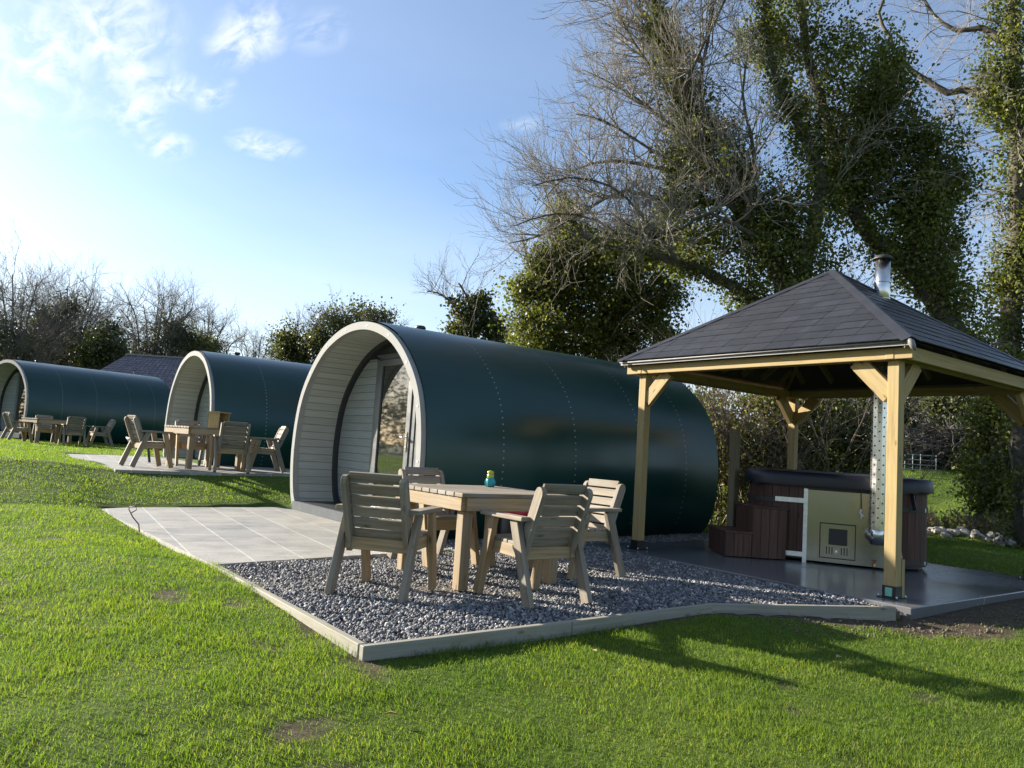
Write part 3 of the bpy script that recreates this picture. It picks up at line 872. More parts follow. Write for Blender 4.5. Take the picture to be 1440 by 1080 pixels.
# ------------------------------------------------------------------ tiled shelter
GC = Vector((8.40, 4.90, 0)); HP = 1.53; EV = 1.78; EZ = 2.265; AZ = 3.49
gz_ = thing('garden_shelter', 'open timber garden shelter with a dark hipped slate roof over the hot tub', 'shelter', GC)
tm = M['timber']
POSTS = {}
for sx in (-1, 1):
    for sy in (-1, 1):
        x, y = sx * HP + (.13 if sx > 0 else 0), sy * HP
        b = MB(); b.beam((x, y, .10), (x, y, 2.115), .105, .105, (0, 1, 0)); po = b.build('post', tm, gz_, .004)
        b = MB(); b.box((x, y, .057), (.122, .122, .106)); b.box((x, y, .004), (.19, .19, .008)); sh_ = b.build('post_shoe', M['black'], po, .003)
        for ax in (-.08, .08):
            for ay in (-.08, .08): b = MB(); b.tube([(x + ax, y + ay, .008), (x + ax, y + ay, .03)], .008, 8); b.build('shoe_bolt', M['galv'], po)
        if (sx, sy) == (-1, -1):
            b = MB(); b.box((x - .0625, y, .058), (.003, .062, .075)); b.build('maker_label', M['green_label'], po)
            b = MB(); b.beam((x + .085, y - .02, .0), (x + .085, y - .02, .34), .05, .075, (0, 1, 0)); b.beam((x + .08, y - .012, .34), (x + .075, y, .40), .048, .06, (0, 1, 0)); b.build('post_cheek', tm, po, .004)
        # braces
        for ax, ay in ((1, 0), (0, 1)):
            p = Vector((x, y, 1.80)) + Vector((-sx * .05 * ax, -sy * .05 * ay, 0)); q = Vector((x - sx * .36 * ax, y - sy * .36 * ay, 2.12))
            b = MB(); dd = (q - p).normalized()
            b.beam(p - dd * .01, q + dd * .01, .062, .155, (0, 0, 1)); b.build('brace', tm, gz_, .004)
for sy in (-1, 1):
    b = MB(); b.beam((-HP - .13, sy * HP, 2.165), (HP + .13, sy * HP, 2.165), .075, .095); b.build('ring_beam', tm, gz_, .004)
for sx in (-1, 1):
    b = MB(); b.beam((sx * (HP + .10), -HP - .20, 2.166), (sx * (HP + .10), HP + .20, 2.166), .05, .10); b.build('ring_beam', tm, gz_, .004)
    b = MB(); b.beam((sx * HP, -HP + .04, 2.165), (sx * HP, HP - .04, 2.165), .075, .09); b.build('wall_plate', tm, gz_, .004)
# fascia timber under the eave on the open right side
for sy in (-1, 1):
    b = MB(); b.beam((-HP - .12, sy * (HP + .13), 2.175), (HP + .12, sy * (HP + .13), 2.175), .045, .12); b.build('eave_board', tm, gz_, .004)


def roof_slope(k):
    """one side of the hipped roof, laid in courses of separate slates"""
    rot = Matrix.Rotation(k * math.pi / 2, 3, 'Z'); mb = MB(); rows = 13
    run = EV; rise = AZ - EZ; sl = Vector((-run, 0, 0)); nrm = Vector((-rise, 0, run)).normalized(); upd = Vector((run, 0, rise)); 
    for r in range(rows):
        a0 = r / rows; a1 = min(1, (r + 1.12) / rows)
        h0 = EV * (1 - a0) ; h1 = EV * (1 - a1)
        z0 = EZ + rise * a0; z1 = EZ + rise * a1
        lift0 = .011; lift1 = .003
        wdt = .30; n = max(1, int(round(2 * h0 / wdt))); off = (r % 2) * .5
        edges = sorted(set([-1.0] + [max(-1, min(1, -1 + (i + off) * 2 / n)) for i in range(n + 1)] + [1.0]))
        for e0, e1 in zip(edges[:-1], edges[1:]):
            if e1 - e0 < .02: continue
            gp = .0022
            jl = random.uniform(-.002, .003)
            y00, y01 = e0 * h0 + gp, e1 * h0 - gp
            # upper edge clipped by the hips
            y10, y11 = max(-h1, min(h1, y00)), max(-h1, min(h1, y01))
            if y11 - y10 < .004: y10 = y11 = max(-h1, min(h1, (y00 + y01) / 2)); y10 -= .001; y11 += .001
            p = [Vector((-h0, y00, z0)), Vector((-h0, y01, z0)), Vector((-h1, y11, z1)), Vector((-h1, y10, z1))]
            top = [p[0] + nrm * (lift0 + jl), p[1] + nrm * (lift0 + jl), p[2] + nrm * lift1, p[3] + nrm * lift1]
            bot = [p[0] + nrm * (lift0 + jl - .009), p[1] + nrm * (lift0 + jl - .009), p[2] + nrm * (lift1 - .009), p[3] + nrm * (lift1 - .009)]
            vs = [rot @ q for q in top + bot]
            mb.add(vs, [(3, 2, 1, 0), (4, 5, 6, 7), (0, 1, 5, 4), (1, 2, 6, 5), (2, 3, 7, 6), (3, 0, 4, 7)])
    return mb.build('roof_slope', M['slate'], gz_)


for k in range(4): roof_slope(k)
for k in range(4):
    rot = Matrix.Rotation(k * math.pi / 2, 3, 'Z')
    b = MB(); a = rot @ Vector((-EV, -EV, EZ + .022)); t = rot @ Vector((-.01, -.01, AZ + .018))
    for sgn in (1, -1):
        side = rot @ (Vector((1, -1, 0)) * sgn).normalized(); w0 = .085
        dn = Vector((0, 0, -.045))
        b.add([a, t, t + side * w0 * .8 + dn * .9, a + side * w0 + dn], [(0, 1, 2, 3)] if sgn > 0 else [(3, 2, 1, 0)])
    b.build('hip_cap', M['slate'], gz_)
# underside: deck and rafters
b = MB(); q = EV - .03
b.add([(-q, -q, EZ - .012), (q, -q, EZ - .012), (q, q, EZ - .012), (-q, q, EZ - .012), (0, 0, AZ - .03)], [(0, 1, 4), (1, 2, 4), (2, 3, 4), (3, 0, 4)])
b.build('roof_underlay', M['underroof'], gz_)
for k in range(4):
    rot = Matrix.Rotation(k * math.pi / 2, 3, 'Z')
    for i in range(-3, 4):
        y = i * .44; hmax = EV - abs(y); x1 = -abs(y) - .02
        a = Vector((-EV + .22, y, EZ + .075)); t = Vector((x1, y, EZ + (AZ - EZ) * (1 - abs(x1) / EV) - .06))
        b = MB(); b.beam(rot @ a, rot @ t, .045, .07); b.build('rafter', M['post_wood'], gz_)
    b = MB(); b.beam(rot @ Vector((-EV + .05, -EV + .05, EZ - .03)), rot @ Vector((-.03, -.03, AZ - .07)), .05, .09); b.build('hip_rafter', M['post_wood'], gz_)
for sx in (-1, 1):
    b = MB(); b.beam((sx * (EV - .045), -EV + .02, EZ - .022), (sx * (EV - .045), EV - .02, EZ - .022), .012, .05)
    b.tube([(sx * (EV - .02), -EV + .02, EZ - .014), (sx * (EV - .02), EV - .02, EZ - .014)], .009, 6); b.build('eave_membrane', M['membrane'], gz_)
b = MB(); b.tube([(-EV + .0, -EV + .03, EZ - .005), (-EV - .01, -EV - .0, EZ - .03), (-EV + .0, -EV - .015, EZ - .075), (-EV + .02, -EV - .02, EZ - .10)], [.02, .03, .024, .008], 8); b.build('membrane_tail', M['membrane'], gz_)

# ------------------------------------------------------------------ hot tub
uT = Vector((.5, -.866, 0)); vT = Vector((.866, .5, 0)); O_ = Vector((8.33, 5.11, 0))
TC = O_ + uT * .30 + vT * 1.0
tub = thing('hot_tub', 'wood clad hot tub with a steel stove panel and a black cover under the shelter', 'hot tub', TC, math.atan2(-.866, .5))
# local: x = along the front (left to right seen from the lawn), y = away from the lawn


def rsq(h, r, n=6):
    pts = []
    for cx, cy, a0 in ((h - r, -h + r, -90), (h - r, h - r, 0), (-h + r, h - r, 90), (-h + r, -h + r, 180)):
        for i in range(n + 1):
            a = rad(a0 + 90 * i / n); pts.append((cx + r * math.cos(a), cy + r * math.sin(a)))
    return pts


core = MB(); core.prism(rsq(.965, .40), .03, .90); core.build('tub_core', M['black'], tub)
ring = rsq(1.0, .42, 10)
P2 = np.array(ring + ring[:1]); Ld = np.r_[0, np.cumsum(np.hypot(*np.diff(P2, axis=0).T))]
nst = int(Ld[-1] / .098); st = MB(); stl = MB()
for i in range(nst):
    a, c = (i * Ld[-1] / nst + .002), ((i + 1) * Ld[-1] / nst - .002)
    p = Vector((np.interp(a, Ld, P2[:, 0]), np.interp(a, Ld, P2[:, 1]), 0)); q = Vector((np.interp(c, Ld, P2[:, 0]), np.interp(c, Ld, P2[:, 1]), 0))
    mid = (p + q) / 2; nn = (q - p).cross(Vector((0, 0, 1))).normalized()
    if mid.y < -.985 and -.32 < mid.x < .70: continue
    st.beam(mid + Vector((0, 0, .055)) - nn * .012, mid + Vector((0, 0, .915)) - nn * .012, (q - p).length, .026, nn)
st.build('stave_wall', M['stave'], tub, .002)
# steel stove panel: x from -.30 (u=0) to .70
b = MB(); b.box((.205, -1.003, .437), (1.0, .03, .83)); b.build('stove_panel', M['steel'], tub, .003)
b = MB(); b.box((-.315, -1.02, .43), (.045, .012, .86)); b.build('corner_strip', M['galv'], tub)
for z in (.715, .085):
    b = MB(); b.box((-.49, -1.017, z), (.34, .010, .055)); b.build('strap_hinge', M['galv'], tub)
for z in (.70, .10):
    b = MB(); q = rsq(1.010, .43, 10)
    pts = [(x, y, z) for x, y in q if not (y < -.99 and x < .69)]
    for p, q2 in zip(q, q[1:] + q[:1]):
        if (p[1] < -1.0 and q2[1] < -1.0): continue
        b.beam((*p, z), (*q2, z), .006, .05)
    b.build('metal_strap', M['charcoal'], tub)
    b = MB(); b.box((.93, -.80, z), (.10, .02, .045), rad(45)); b.build('strap_buckle', M['galv'], tub)
b = MB(); b.box((.04, -1.030, .275), (.37, .03, .39)); sd = b.build('stove_door', M['steel'], tub, .004)
b = MB(); b.box((.04, -1.0195, .275), (.39, .006, .41)); b.build('door_gap', M['black'], sd)
b = MB(); b.box((.045, -1.050, .325), (.20, .008, .185)); b.build('door_glass', M['black'], sd, .004)
for x in (-.075, -.045, -.015, .085, .115, .145): b = MB(); b.box((x, -1.0462, .165), (.011, .004, .085)); b.build('air_slot', M['black'], sd)
b = MB(); b.tube([(.03, -1.045, .16), (.03, -1.058, .16)], .016, 10); b.build('latch', M['flue'], sd)
# flue
b = MB(); b.tube([(.40, -1.01, .40), (.40, -1.06, .39), (.43, -1.11, .37), (.445, -1.13, .36), (.45, -1.135, .34)], .078, 16)
b.tube([(.45, -1.135, .29), (.45, -1.135, .52)], .075, 16); b.build('flue_elbow', M['flue'], tub)
b = MB(); b.tube([(.45, -1.135, .5), (.45, -1.135, 3.12)], .062, 14); b.build('flue_pipe', M['flue'], tub)
# perforated guard: octagonal sleeve with holes
gd = MB(); n8 = 10; r8 = .083
for k in range(n8):
    a0, a1 = 2 * math.pi * k / n8, 2 * math.pi * (k + 1) / n8
    p, q = Vector((.45 + r8 * math.cos(a0), -1.135 + r8 * math.sin(a0), 0)), Vector((.45 + r8 * math.cos(a1), -1.135 + r8 * math.sin(a1), 0))
    gd.add([p + Vector((0, 0, .46)), q + Vector((0, 0, .46)), q + Vector((0, 0, 2.36)), p + Vector((0, 0, 2.36))], [(0, 1, 2, 3)])
g_ = gd.build('flue_guard', M['flue'], tub)
hl = MB()
for k in range(n8):
    a = 2 * math.pi * (k + .5) / n8; c = Vector((.45, -1.135, 0)); nn = Vector((math.cos(a), math.sin(a), 0))
    for i in range(17):
        z = .54 + i * .108 + (k % 2) * .054; pp = c + nn * (r8 * .955) + Vector((0, 0, z)); hl.tube([pp, pp + nn * .004], .010, 6)
tag(hl.build('guard_hole', M['black'], g_), kind='stuff')
b = MB(); b.tube([(.45, -1.135, 2.9), (.45, -1.135, 3.56)], .083, 18); b.tube([(.45, -1.135, 3.30), (.45, -1.135, 3.315)], .087, 18); b.tube([(.45, -1.135, 3.10), (.45, -1.135, 3.12)], .088, 18); b.build('chimney_pipe', M['flue'], tub)
b = MB(); b.lathe((.45, -1.135, 3.585), [(0, .05), (.08, .04), (.115, .0), (.11, -.008), (0, .02)], 20)
for k in range(3):
    g = k * 2.094; b.beam((.45 + .08 * math.cos(g), -1.135 + .08 * math.sin(g), 3.53), (.45 + .085 * math.cos(g), -1.135 + .085 * math.sin(g), 3.60), .02, .004)
b.build('chimney_cowl', M['charcoal'], tub)
b = MB(); b.lathe((.45, -1.135, 3.0), [(.20, -.09), (.10, .06), (.085, .11)], 18); b.build('roof_collar', M['charcoal'], tub)
# tap
b = MB(); b.tube([(.43, -1.01, .07), (.43, -1.08, .07), (.43, -1.10, .03)], .014, 8); tp_ = b.build('tap', M['brass'], tub)
b = MB(); b.box((.43, -1.06, .095), (.05, .016, .012)); b.build('tap_handle', M['red'], tp_)
# cover with a drooping skirt
cv = MB(); outer = rsq(1.055, .45, 12); n = len(outer)
rows = []
for h, z, jit in ((.30, 1.075, .004), (.85, 1.062, .010), (1.03, 1.05, .005), (1.053, 1.036, .004), (1.058, .98, .008), (1.066, .91, .014), (1.062, .88, .02)):
    sc = h / 1.055; rows.append([(x * sc, y * sc, z + random.uniform(-jit, jit) - .012 * math.sin(3 * math.atan2(y, x)) * (z < .95)) for x, y in outer])
vs = [p for r_ in rows for p in r_]
cv.add(vs, [(i * n + k, i * n + (k + 1) % n, (i + 1) * n + (k + 1) % n, (i + 1) * n + k) for i in range(len(rows) - 1) for k in range(n)] + [tuple(reversed(range(n)))], None, True)
cvo = cv.build('tub_cover', M['vinyl'], tub)
b = MB(); b.tube([(.28, -1.075, .90), (.28, -1.085, .80), (.285, -1.08, .66)], .005, 6); b.build('cover_cord', M['black'], cvo)
b = MB(); b.tube([(.285, -1.085, .67), (.27, -1.09, .63), (.30, -1.09, .60), (.33, -1.085, .575)], .011, 6); b.tube([(.285, -1.085, .62), (.285, -1.09, .56)], .009, 6); b.build('cord_tag', M['white_tape'], cvo)
b = MB(); b.beam((.80, -.93, .93), (.84, -.98, .70), .05, .012, (1, 1, 0)); b.build('cover_strap', M['black'], cvo)

# steps beside the tub
wS = Vector((.81, -.586, 0)); bS = Vector((.586, .81, 0)); C0 = Vector((7.55, 5.67, 0))
stp = thing('tub_steps', 'two dark stained timber steps leading up to the hot tub', 'steps', C0, math.atan2(-.586, .81))


def step_block(x0, x1, y0, y1, h, nm):
    b = MB(); b.prism([(x0 + .02, y0 + .02), (x1 - .02, y0 + .02), (x1 - .02, y1), (x0 + .02, y1)], .01, h - .03)
    o = b.build(nm, M['black'], stp)
    f = MB(); n = max(2, int((x1 - x0) / .098)); w_ = (x1 - x0) / n
    for i in range(n): f.beam((x0 + w_ * (i + .5), y0 + .008, .012), (x0 + w_ * (i + .5), y0 + .008, h - .03), w_ - .004, .022, (0, 1, 0))
    n = max(2, int((y1 - y0) / .098)); w_ = (y1 - y0) / n
    for xx in (x0 + .008, x1 - .008):
        for i in range(n): f.beam((xx, y0 + w_ * (i + .5) + .012, .012), (xx, y0 + w_ * (i + .5) + .012, h - .03), .022, w_ - .004, (0, 1, 0))
    f.build('step_boards', M['dark_stave'], o, .002)
    f = MB(); n = max(3, int((y1 - y0) / .12)); w_ = (y1 - y0 + .03) / n
    for i in range(n): f.beam((x0 - .015, y0 - .015 + w_ * (i + .5), h - .015), (x1 + .015, y0 - .015 + w_ * (i + .5), h - .015), w_ - .005, .026)
    f.build('tread', M['dark_stave'], o, .003)


step_block(0, .31, 0, .68, .31, 'low_step')
step_block(.315, .72, .0, .60, .62, 'high_step')
b = MB(); b.beam((8.24, 6.10, 0), (8.24, 6.10, 1.56), .10, .10, (0, 1, 0))
hp = thing('handrail_post', 'square brown timber post standing upright behind the tub steps', 'post', (0, 0, 0)); b.build('post_shaft', M['post_wood'], hp, .006)
b = MB(); b.box((8.24, 6.10, .004), (.16, .16, .008)); b.build('foot_plate', M['galv'], hp)


# ------------------------------------------------------------------ trees
def rvec(): return Vector((random.gauss(0, 1), random.gauss(0, 1), random.gauss(0, 1))).normalized()


def limb(mb, pts, r0, r1, n=7):
    """a wobbling limb through the given points, returned as a dense polyline"""
    P = [Vector(p) for p in pts]; out = []
    for i in range(len(P) - 1):
        a = P[max(i - 1, 0)]; b_ = P[i]; c = P[i + 1]; d = P[min(i + 2, len(P) - 1)]
        k = max(2, int((c - b_).length / .35))
        for j in range(k):
            u = j / k
            out.append(.5 * ((2 * b_) + (c - a) * u + (2 * a - 5 * b_ + 4 * c - d) * u * u + (3 * b_ - a - 3 * c + d) * u ** 3))
    out.append(P[-1])
    L = len(out); rr = [r0 + (r1 - r0) * (i / (L - 1)) ** .8 for i in range(L)]
    out = [p + rvec() * min(.05, r * .35) for p, r in zip(out, rr)]
    mb.tube(out, rr, n); return out, rr


def twig(mb, p, d, L, r, lvl, up=.12, wob=.28, ch=(4, 5), minr=.0032):
    n = 5 if lvl > 0 else 3; pts = [Vector(p)]; d = Vector(d).normalized(); dirs = [d]
    for i in range(n):
        d = (d + rvec() * wob + Vector((0, 0, up))).normalized(); pts.append(pts[-1] + d * (L / n)); dirs.append(d)
    r1 = max(minr * .7, r * .35); mb.tube(pts, [r + (r1 - r) * i / n for i in range(n + 1)], 5 if lvl > 1 else 3, False)
    if lvl <= 0: return
    k = random.randint(*ch)
    for i in range(k):
        u = .25 + .75 * (i + random.random()) / k; j = min(n - 1, int(u * n)); q = pts[j].lerp(pts[j + 1], u * n - j)
        sd = rvec(); sd = (sd - dirs[j] * sd.dot(dirs[j])).normalized()
        nd = (dirs[j] * random.uniform(.75, 1.1) + sd * random.uniform(.45, .85)).normalized()
        twig(mb, q, nd, L * random.uniform(.45, .72), max(minr, r * .5), lvl - 1, up, wob, ch, minr)


def leaves(clumps, per, size, sigma, spread=1.0):
    """leaf quads scattered about clump centres (k,3) -> verts, faces"""
    c = np.asarray(clumps, float); n = len(c) * per
    ctr = np.repeat(c, per, 0) + RNG.normal(size=(n, 3)) * sigma * RNG.uniform(.5, 1.4, (n, 1))
    a = RNG.normal(size=(n, 3)); a[:, 2] -= .35; a /= np.linalg.norm(a, axis=1)[:, None]
    b_ = RNG.normal(size=(n, 3)); b_ -= a * (a * b_).sum(1)[:, None]; b_ /= np.linalg.norm(b_, axis=1)[:, None]
    sz = size * RNG.uniform(.5, 1.4, (n, 1)); nr = np.cross(a, b_)
    v = np.stack([ctr - a * sz * .5, ctr + b_ * sz * .42 + nr * sz * .12, ctr + a * sz * .62, ctr - b_ * sz * .42 + nr * sz * .12], 1).reshape(-1, 3)
    return v, np.arange(4 * n).reshape(-1, 4)


def ivy_clumps(path, Rf, count, squash=1.0):
    """clump centres wrapped round a limb; Rf(u) is the ivy's reach at fraction u"""
    path = [Vector(p) for p in path]; out = []
    ph = random.random() * 9
    while len(out) < count:
        u = random.random(); i = u * (len(path) - 1); j = int(i); p = path[j].lerp(path[min(j + 1, len(path) - 1)], i - j)
        R = Rf(u)
        if R <= 0 or random.random() > min(1, .25 + R): continue
        d = rvec(); lump = .72 + .28 * math.sin(ph + 6 * u * len(path) * .12 + 2.3 * math.atan2(d.y, d.x)) + .18 * math.sin(5 * d.z + ph * 2)
        out.append(p + d * R * lump * random.uniform(.35, 1.05) ** .6)
    return [tuple(p) for p in out]


def blob(c, R, count, squash=.85):
    out = []; ph = random.random() * 9
    for _ in range(count):
        d = rvec(); lump = .82 + .2 * math.sin(ph + 3 * math.atan2(d.y, d.x)) + .15 * math.sin(6 * d.z + ph)
        q = d * R * lump * random.uniform(.3, 1.05) ** .55
        out.append((c[0] + q.x, c[1] + q.y, c[2] + q.z * squash))
    return out


def lerpf(pts):
    xs_, ys_ = zip(*pts); return lambda u: float(np.interp(u, xs_, ys_))


def finish_tree(root, trunk, twigs, clumps, per, size, sigma, leafm, barkm=None, twigm=None):
    if trunk and trunk.v: trunk.build('trunk', barkm or M['bark'], root)
    if twigs and twigs.v: twigs.build('branches', twigm or M['pale_bark'], root)
    if clumps:
        v, f = leaves(clumps, per, size, sigma); npmesh('ivy_foliage', leafm, v, f, False, root)


def base_at(P): return Vector((P.x, P.y, float(gz(P.x, P.y))))


def A(D, *pp): return [at(x, y, D) for x, y in pp]


def spray(tw, path, rr, count, Lr, lvl, lean, up=.12, u0=.2, wob=.28, rmax=.03):
    for _ in range(count):
        u = random.uniform(u0, 1); i = int(u * (len(path) - 1)); p = path[i]
        d = (rvec() + lean).normalized()
        twig(tw, p, d, random.uniform(*Lr), min(rmax, rr[i] * .6), lvl, up, wob)


LEFT = Vector((-.8, .6, 0)); RIGHT = -LEFT; UPV = Vector((0, 0, 1))

# T1: the big ivy clad tree behind the shelter
D = 15.0
T = thing('ivy_clad_tree', 'tallest tree behind the shelter, twin ivy wrapped stems with bare branches sweeping left', 'tree', base_at(at(1118, 640, D)), 0, 'tall ivy clad trees'); org = T.location.copy()
tr, tw = MB(), MB(); clumps = []


def rel(o, mbs, cl):
    for mb in mbs: mb.v = [(x - o.x, y - o.y, z - o.z) for x, y, z in mb.v]
    return [(x - o.x, y - o.y, z - o.z) for x, y, z in cl]


b0 = org
p1, r1 = limb(tr, [b0] + A(D, (1112, 480), (1100, 400), (1049, 306), (997, 222), (960, 130), (935, 50), (915, -40), (900, -130)), .30, .04)
p2, r2 = limb(tr, A(D, (1112, 500), (1120, 420), (1138, 350), (1152, 290), (1150, 230), (1085, 90), (1075, -30)), .2, .03)
p3, r3 = limb(tr, A(D, (1080, 440)) + A(D - .4, (1049, 417), (1000, 385), (954, 370), (900, 352), (854, 348), (800, 322)), .13, .03)
br = []
for pts, r_ in ((((1000, 225), (930, 165), (870, 122), (818, 98)), .06), (((1012, 250), (930, 236), (860, 226), (805, 240), (765, 280)), .07), (((1030, 285), (950, 286), (880, 268), (820, 298), (765, 330), (715, 342)), .07),
                (((975, 170), (920, 100), (880, 40), (850, -30)), .06), (((945, 90), (905, 20), (885, -60)), .05), (((1040, 300), (980, 255), (915, 210), (850, 170), (810, 160)), .06), (((990, 215), (985, 120), (1000, 30), (1010, -50)), .07),
                (((960, 130), (990, 60), (1020, 0), (1040, -60)), .05), (((1060, 330), (1000, 300), (960, 320), (910, 330), (860, 300)), .05), (((1050, 310), (1060, 220), (1045, 130), (1060, 40)), .06), (((955, 370), (900, 300), (860, 262), (800, 250), (748, 262)), .045), (((900, 352), (840, 310), (780, 300), (722, 318)), .035)):
    q, rr = limb(tr, A(D + random.uniform(-.8, .5), *pts), r_, .012, 5); br.append((q, rr))
for q, rr in br: spray(tw, q, rr, 34, (.5, 1.25), 2, LEFT * .5 + UPV * .3, .08, .12, .17, .018)
spray(tw, p1, r1, 54, (.9, 2.0), 2, LEFT * .4 + UPV * .4, .1, .4, .17, .018)
spray(tw, p2, r2, 26, (.7, 1.5), 2, UPV * .2, .05, .35, .3, .014)
spray(tw, p3, r3, 16, (.6, 1.4), 1, LEFT * .3 + UPV * .2, .08, .3, .3, .014)
clumps += ivy_clumps(p1, lerpf([(0, .5), (.2, .8), (.32, 1.3), (.42, 1.35), (.52, 1.05), (.62, .75), (.72, .5), (.8, .28), (.9, .12), (1, 0)]), 980)
clumps += ivy_clumps(p2, lerpf([(0, .5), (.2, .8), (.35, .85), (.48, .7), (.58, .4), (.7, .1), (1, 0)]), 330)
clumps += ivy_clumps(p3, lerpf([(0, .45), (.3, .3), (.7, .14), (1, 0)]), 90)
for x, y, R, n in ((985, 345, .7, 80), (955, 285, .65, 60), (960, 230, .5, 36), (1085, 350, .8, 90), (1040, 250, .5, 50), (1000, 180, .5, 34), (1085, 300, .6, 60)): clumps += blob(at(x, y, D + .2), R, n)
clumps = rel(org, (tr, tw), clumps)
finish_tree(T, tr, tw, clumps, 38, .058, .135, M['ivy'])

# T2: leaning tree to the right of the flue
D = 15.6
T = thing('ivy_clad_tree', 'tree leaning left above the chimney with ivy hanging down its right side', 'tree', base_at(at(1452, 660, D)), 0, 'tall ivy clad trees'); org = T.location.copy()
tr, tw = MB(), MB(); clumps = []
p1, r1 = limb(tr, [org] + A(D, (1440, 600), (1400, 525), (1330, 447), (1276, 368), (1212, 318), (1178, 220), (1150, 130), (1130, 40), (1115, -70)), .27, .06)
p2, r2 = limb(tr, A(D, (1280, 372), (1300, 320), (1320, 260), (1318, 200)), .10, .03)
p3, r3 = limb(tr, A(D, (1190, 250), (1225, 190), (1250, 130), (1240, 60)), .09, .03)
spray(tw, p1, r1, 40, (.6, 1.5), 2, RIGHT * .25, .0, .3, .32, .014)
spray(tw, p2, r2, 12, (.6, 1.3), 1, RIGHT * .4, -.04, .2, .32, .012)
spray(tw, p3, r3, 14, (.6, 1.3), 1, UPV * .3, .0, .2, .32, .012)
clumps += ivy_clumps(p1, lerpf([(0, .5), (.2, .55), (.34, .65), (.45, .5), (.55, .6), (.68, 1.0), (.8, 1.25), (1, 1.2)]), 560)
clumps += ivy_clumps(p2, lerpf([(0, .8), (1, .75)]), 240) + ivy_clumps(p3, lerpf([(0, .8), (.7, .75), (1, .5)]), 240)
for x, y, R, n in ((1270, 205, .7, 80), (1330, 262, .5, 44), (1285, 290, .75, 90), (1325, 345, .5, 46), (1350, 420, .45, 36), (1225, 250, .75, 70), (1230, 130, .8, 80), (1075, 60, .7, 70), (1320, 390, .5, 40), (1180, 60, .9, 50)): clumps += blob(at(x, y, D + random.uniform(-.3, .3)), R, n)
clumps = rel(org, (tr, tw), clumps)
finish_tree(T, tr, tw, clumps, 38, .060, .14, M['ivy'])

# T3: ivy column at the right edge
D = 19.0
T = thing('ivy_clad_tree', 'ivy column tree at the right edge with one bare limb reaching left, above the stones', 'tree', base_at(at(1412, 748, D)), 0, 'tall ivy clad trees'); org = T.location.copy()
tr, tw = MB(), MB(); clumps = []
p1, r1 = limb(tr, [org] + A(D, (1412, 620), (1422, 480), (1430, 330), (1432, 180), (1425, 60), (1425, -80)), .28, .10)
p2, r2 = limb(tr, A(D, (1425, 170), (1372, 128), (1335, 130), (1300, 110), (1268, 86), (1250, 52), (1236, 18), (1262, -40)), .11, .03)
p3, r3 = limb(tr, A(D, (1415, 60), (1380, 40), (1345, 42), (1312, 20), (1290, -20)), .09, .02)
p4, r4 = limb(tr, A(D - .6, (1366, 752), (1380, 715), (1386, 690), (1384, 640)), .05, .035, 5)
p5, r5 = limb(tr, A(D, (1470, 760), (1462, 640), (1465, 480), (1470, 300)), .2, .1)
for q, rr in ((p2, r2), (p3, r3)): spray(tw, q, rr, 14, (.6, 1.5), 2, UPV * .2 + LEFT * .1, .05, .2, .32, .014)
spray(tw, p1, r1, 40, (.7, 1.7), 2, LEFT * .4, .0, .5, .32, .016)
clumps += ivy_clumps(p1, lerpf([(0, .55), (.1, .85), (.25, 1.0), (.4, .6), (.6, .5), (.8, .7), (1, .7)]), 620)
clumps += ivy_clumps(p5, lerpf([(0, .9), (.5, .7), (1, .5)]), 260) + ivy_clumps(p4, lerpf([(0, .05), (1, .3)]), 40)
for x, y, R, n in ((1400, 600, .7, 80), (1385, 660, .6, 60), (1415, 690, .8, 80), (1400, 110, .5, 45), (1395, 150, .4, 30), (1405, 400, .35, 24), (1420, 560, .9, 80)): clumps += blob(at(x, y, D + random.uniform(-.2, .5)), R, n)
clumps = rel(org, (tr, tw), clumps)
finish_tree(T, tr, tw, clumps, 36, .064, .15, M['ivy'])

# T4: broad ivy covered tree behind the near pod
D = 19.0
T = thing('ivy_clad_tree', 'broad rounded ivy covered tree directly behind the near pod roof', 'tree', base_at(at(850, 620, D)), 0, 'tall ivy clad trees'); org = T.location.copy()
tr, tw = MB(), MB(); clumps = []
p1, r1 = limb(tr, [org] + A(D, (850, 520), (845, 420), (820, 345), (792, 290), (775, 250)), .22, .03)
p2, r2 = limb(tr, A(D, (848, 470), (890, 400), (925, 340), (935, 300)), .14, .03)
p3, r3 = limb(tr, A(D, (846, 480), (790, 430), (755, 390), (735, 340)), .12, .02)
for q, rr in ((p1, r1), (p2, r2), (p3, r3)): spray(tw, q, rr, 22, (.9, 2.1), 2, UPV * .5 + LEFT * .2, .1, .45, .28, .014)
for x, y, R, n in ((780, 400, 1.0, 150), (850, 390, 1.15, 190), (905, 360, .95, 130), (760, 455, .9, 120), (830, 460, 1.1, 170), (900, 440, 1.0, 150), (935, 335, .55, 50), (802, 330, .5, 60), (795, 290, .28, 18), (735, 410, .45, 40), (930, 410, .6, 60), (870, 500, 1.0, 110), (780, 500, .9, 100), (940, 480, .5, 40), (738, 480, .5, 40), (862, 345, .75, 80), (905, 335, .6, 60), (800, 345, .75, 70), (770, 370, .6, 50), (790, 305, .4, 24), (835, 350, .6, 40)): clumps += blob(at(x, y, D + random.uniform(-.7, .7)), R, n)
clumps = rel(org, (tr, tw), clumps)
finish_tree(T, tr, tw, clumps, 44, .070, .17, M['ivy_pale'])

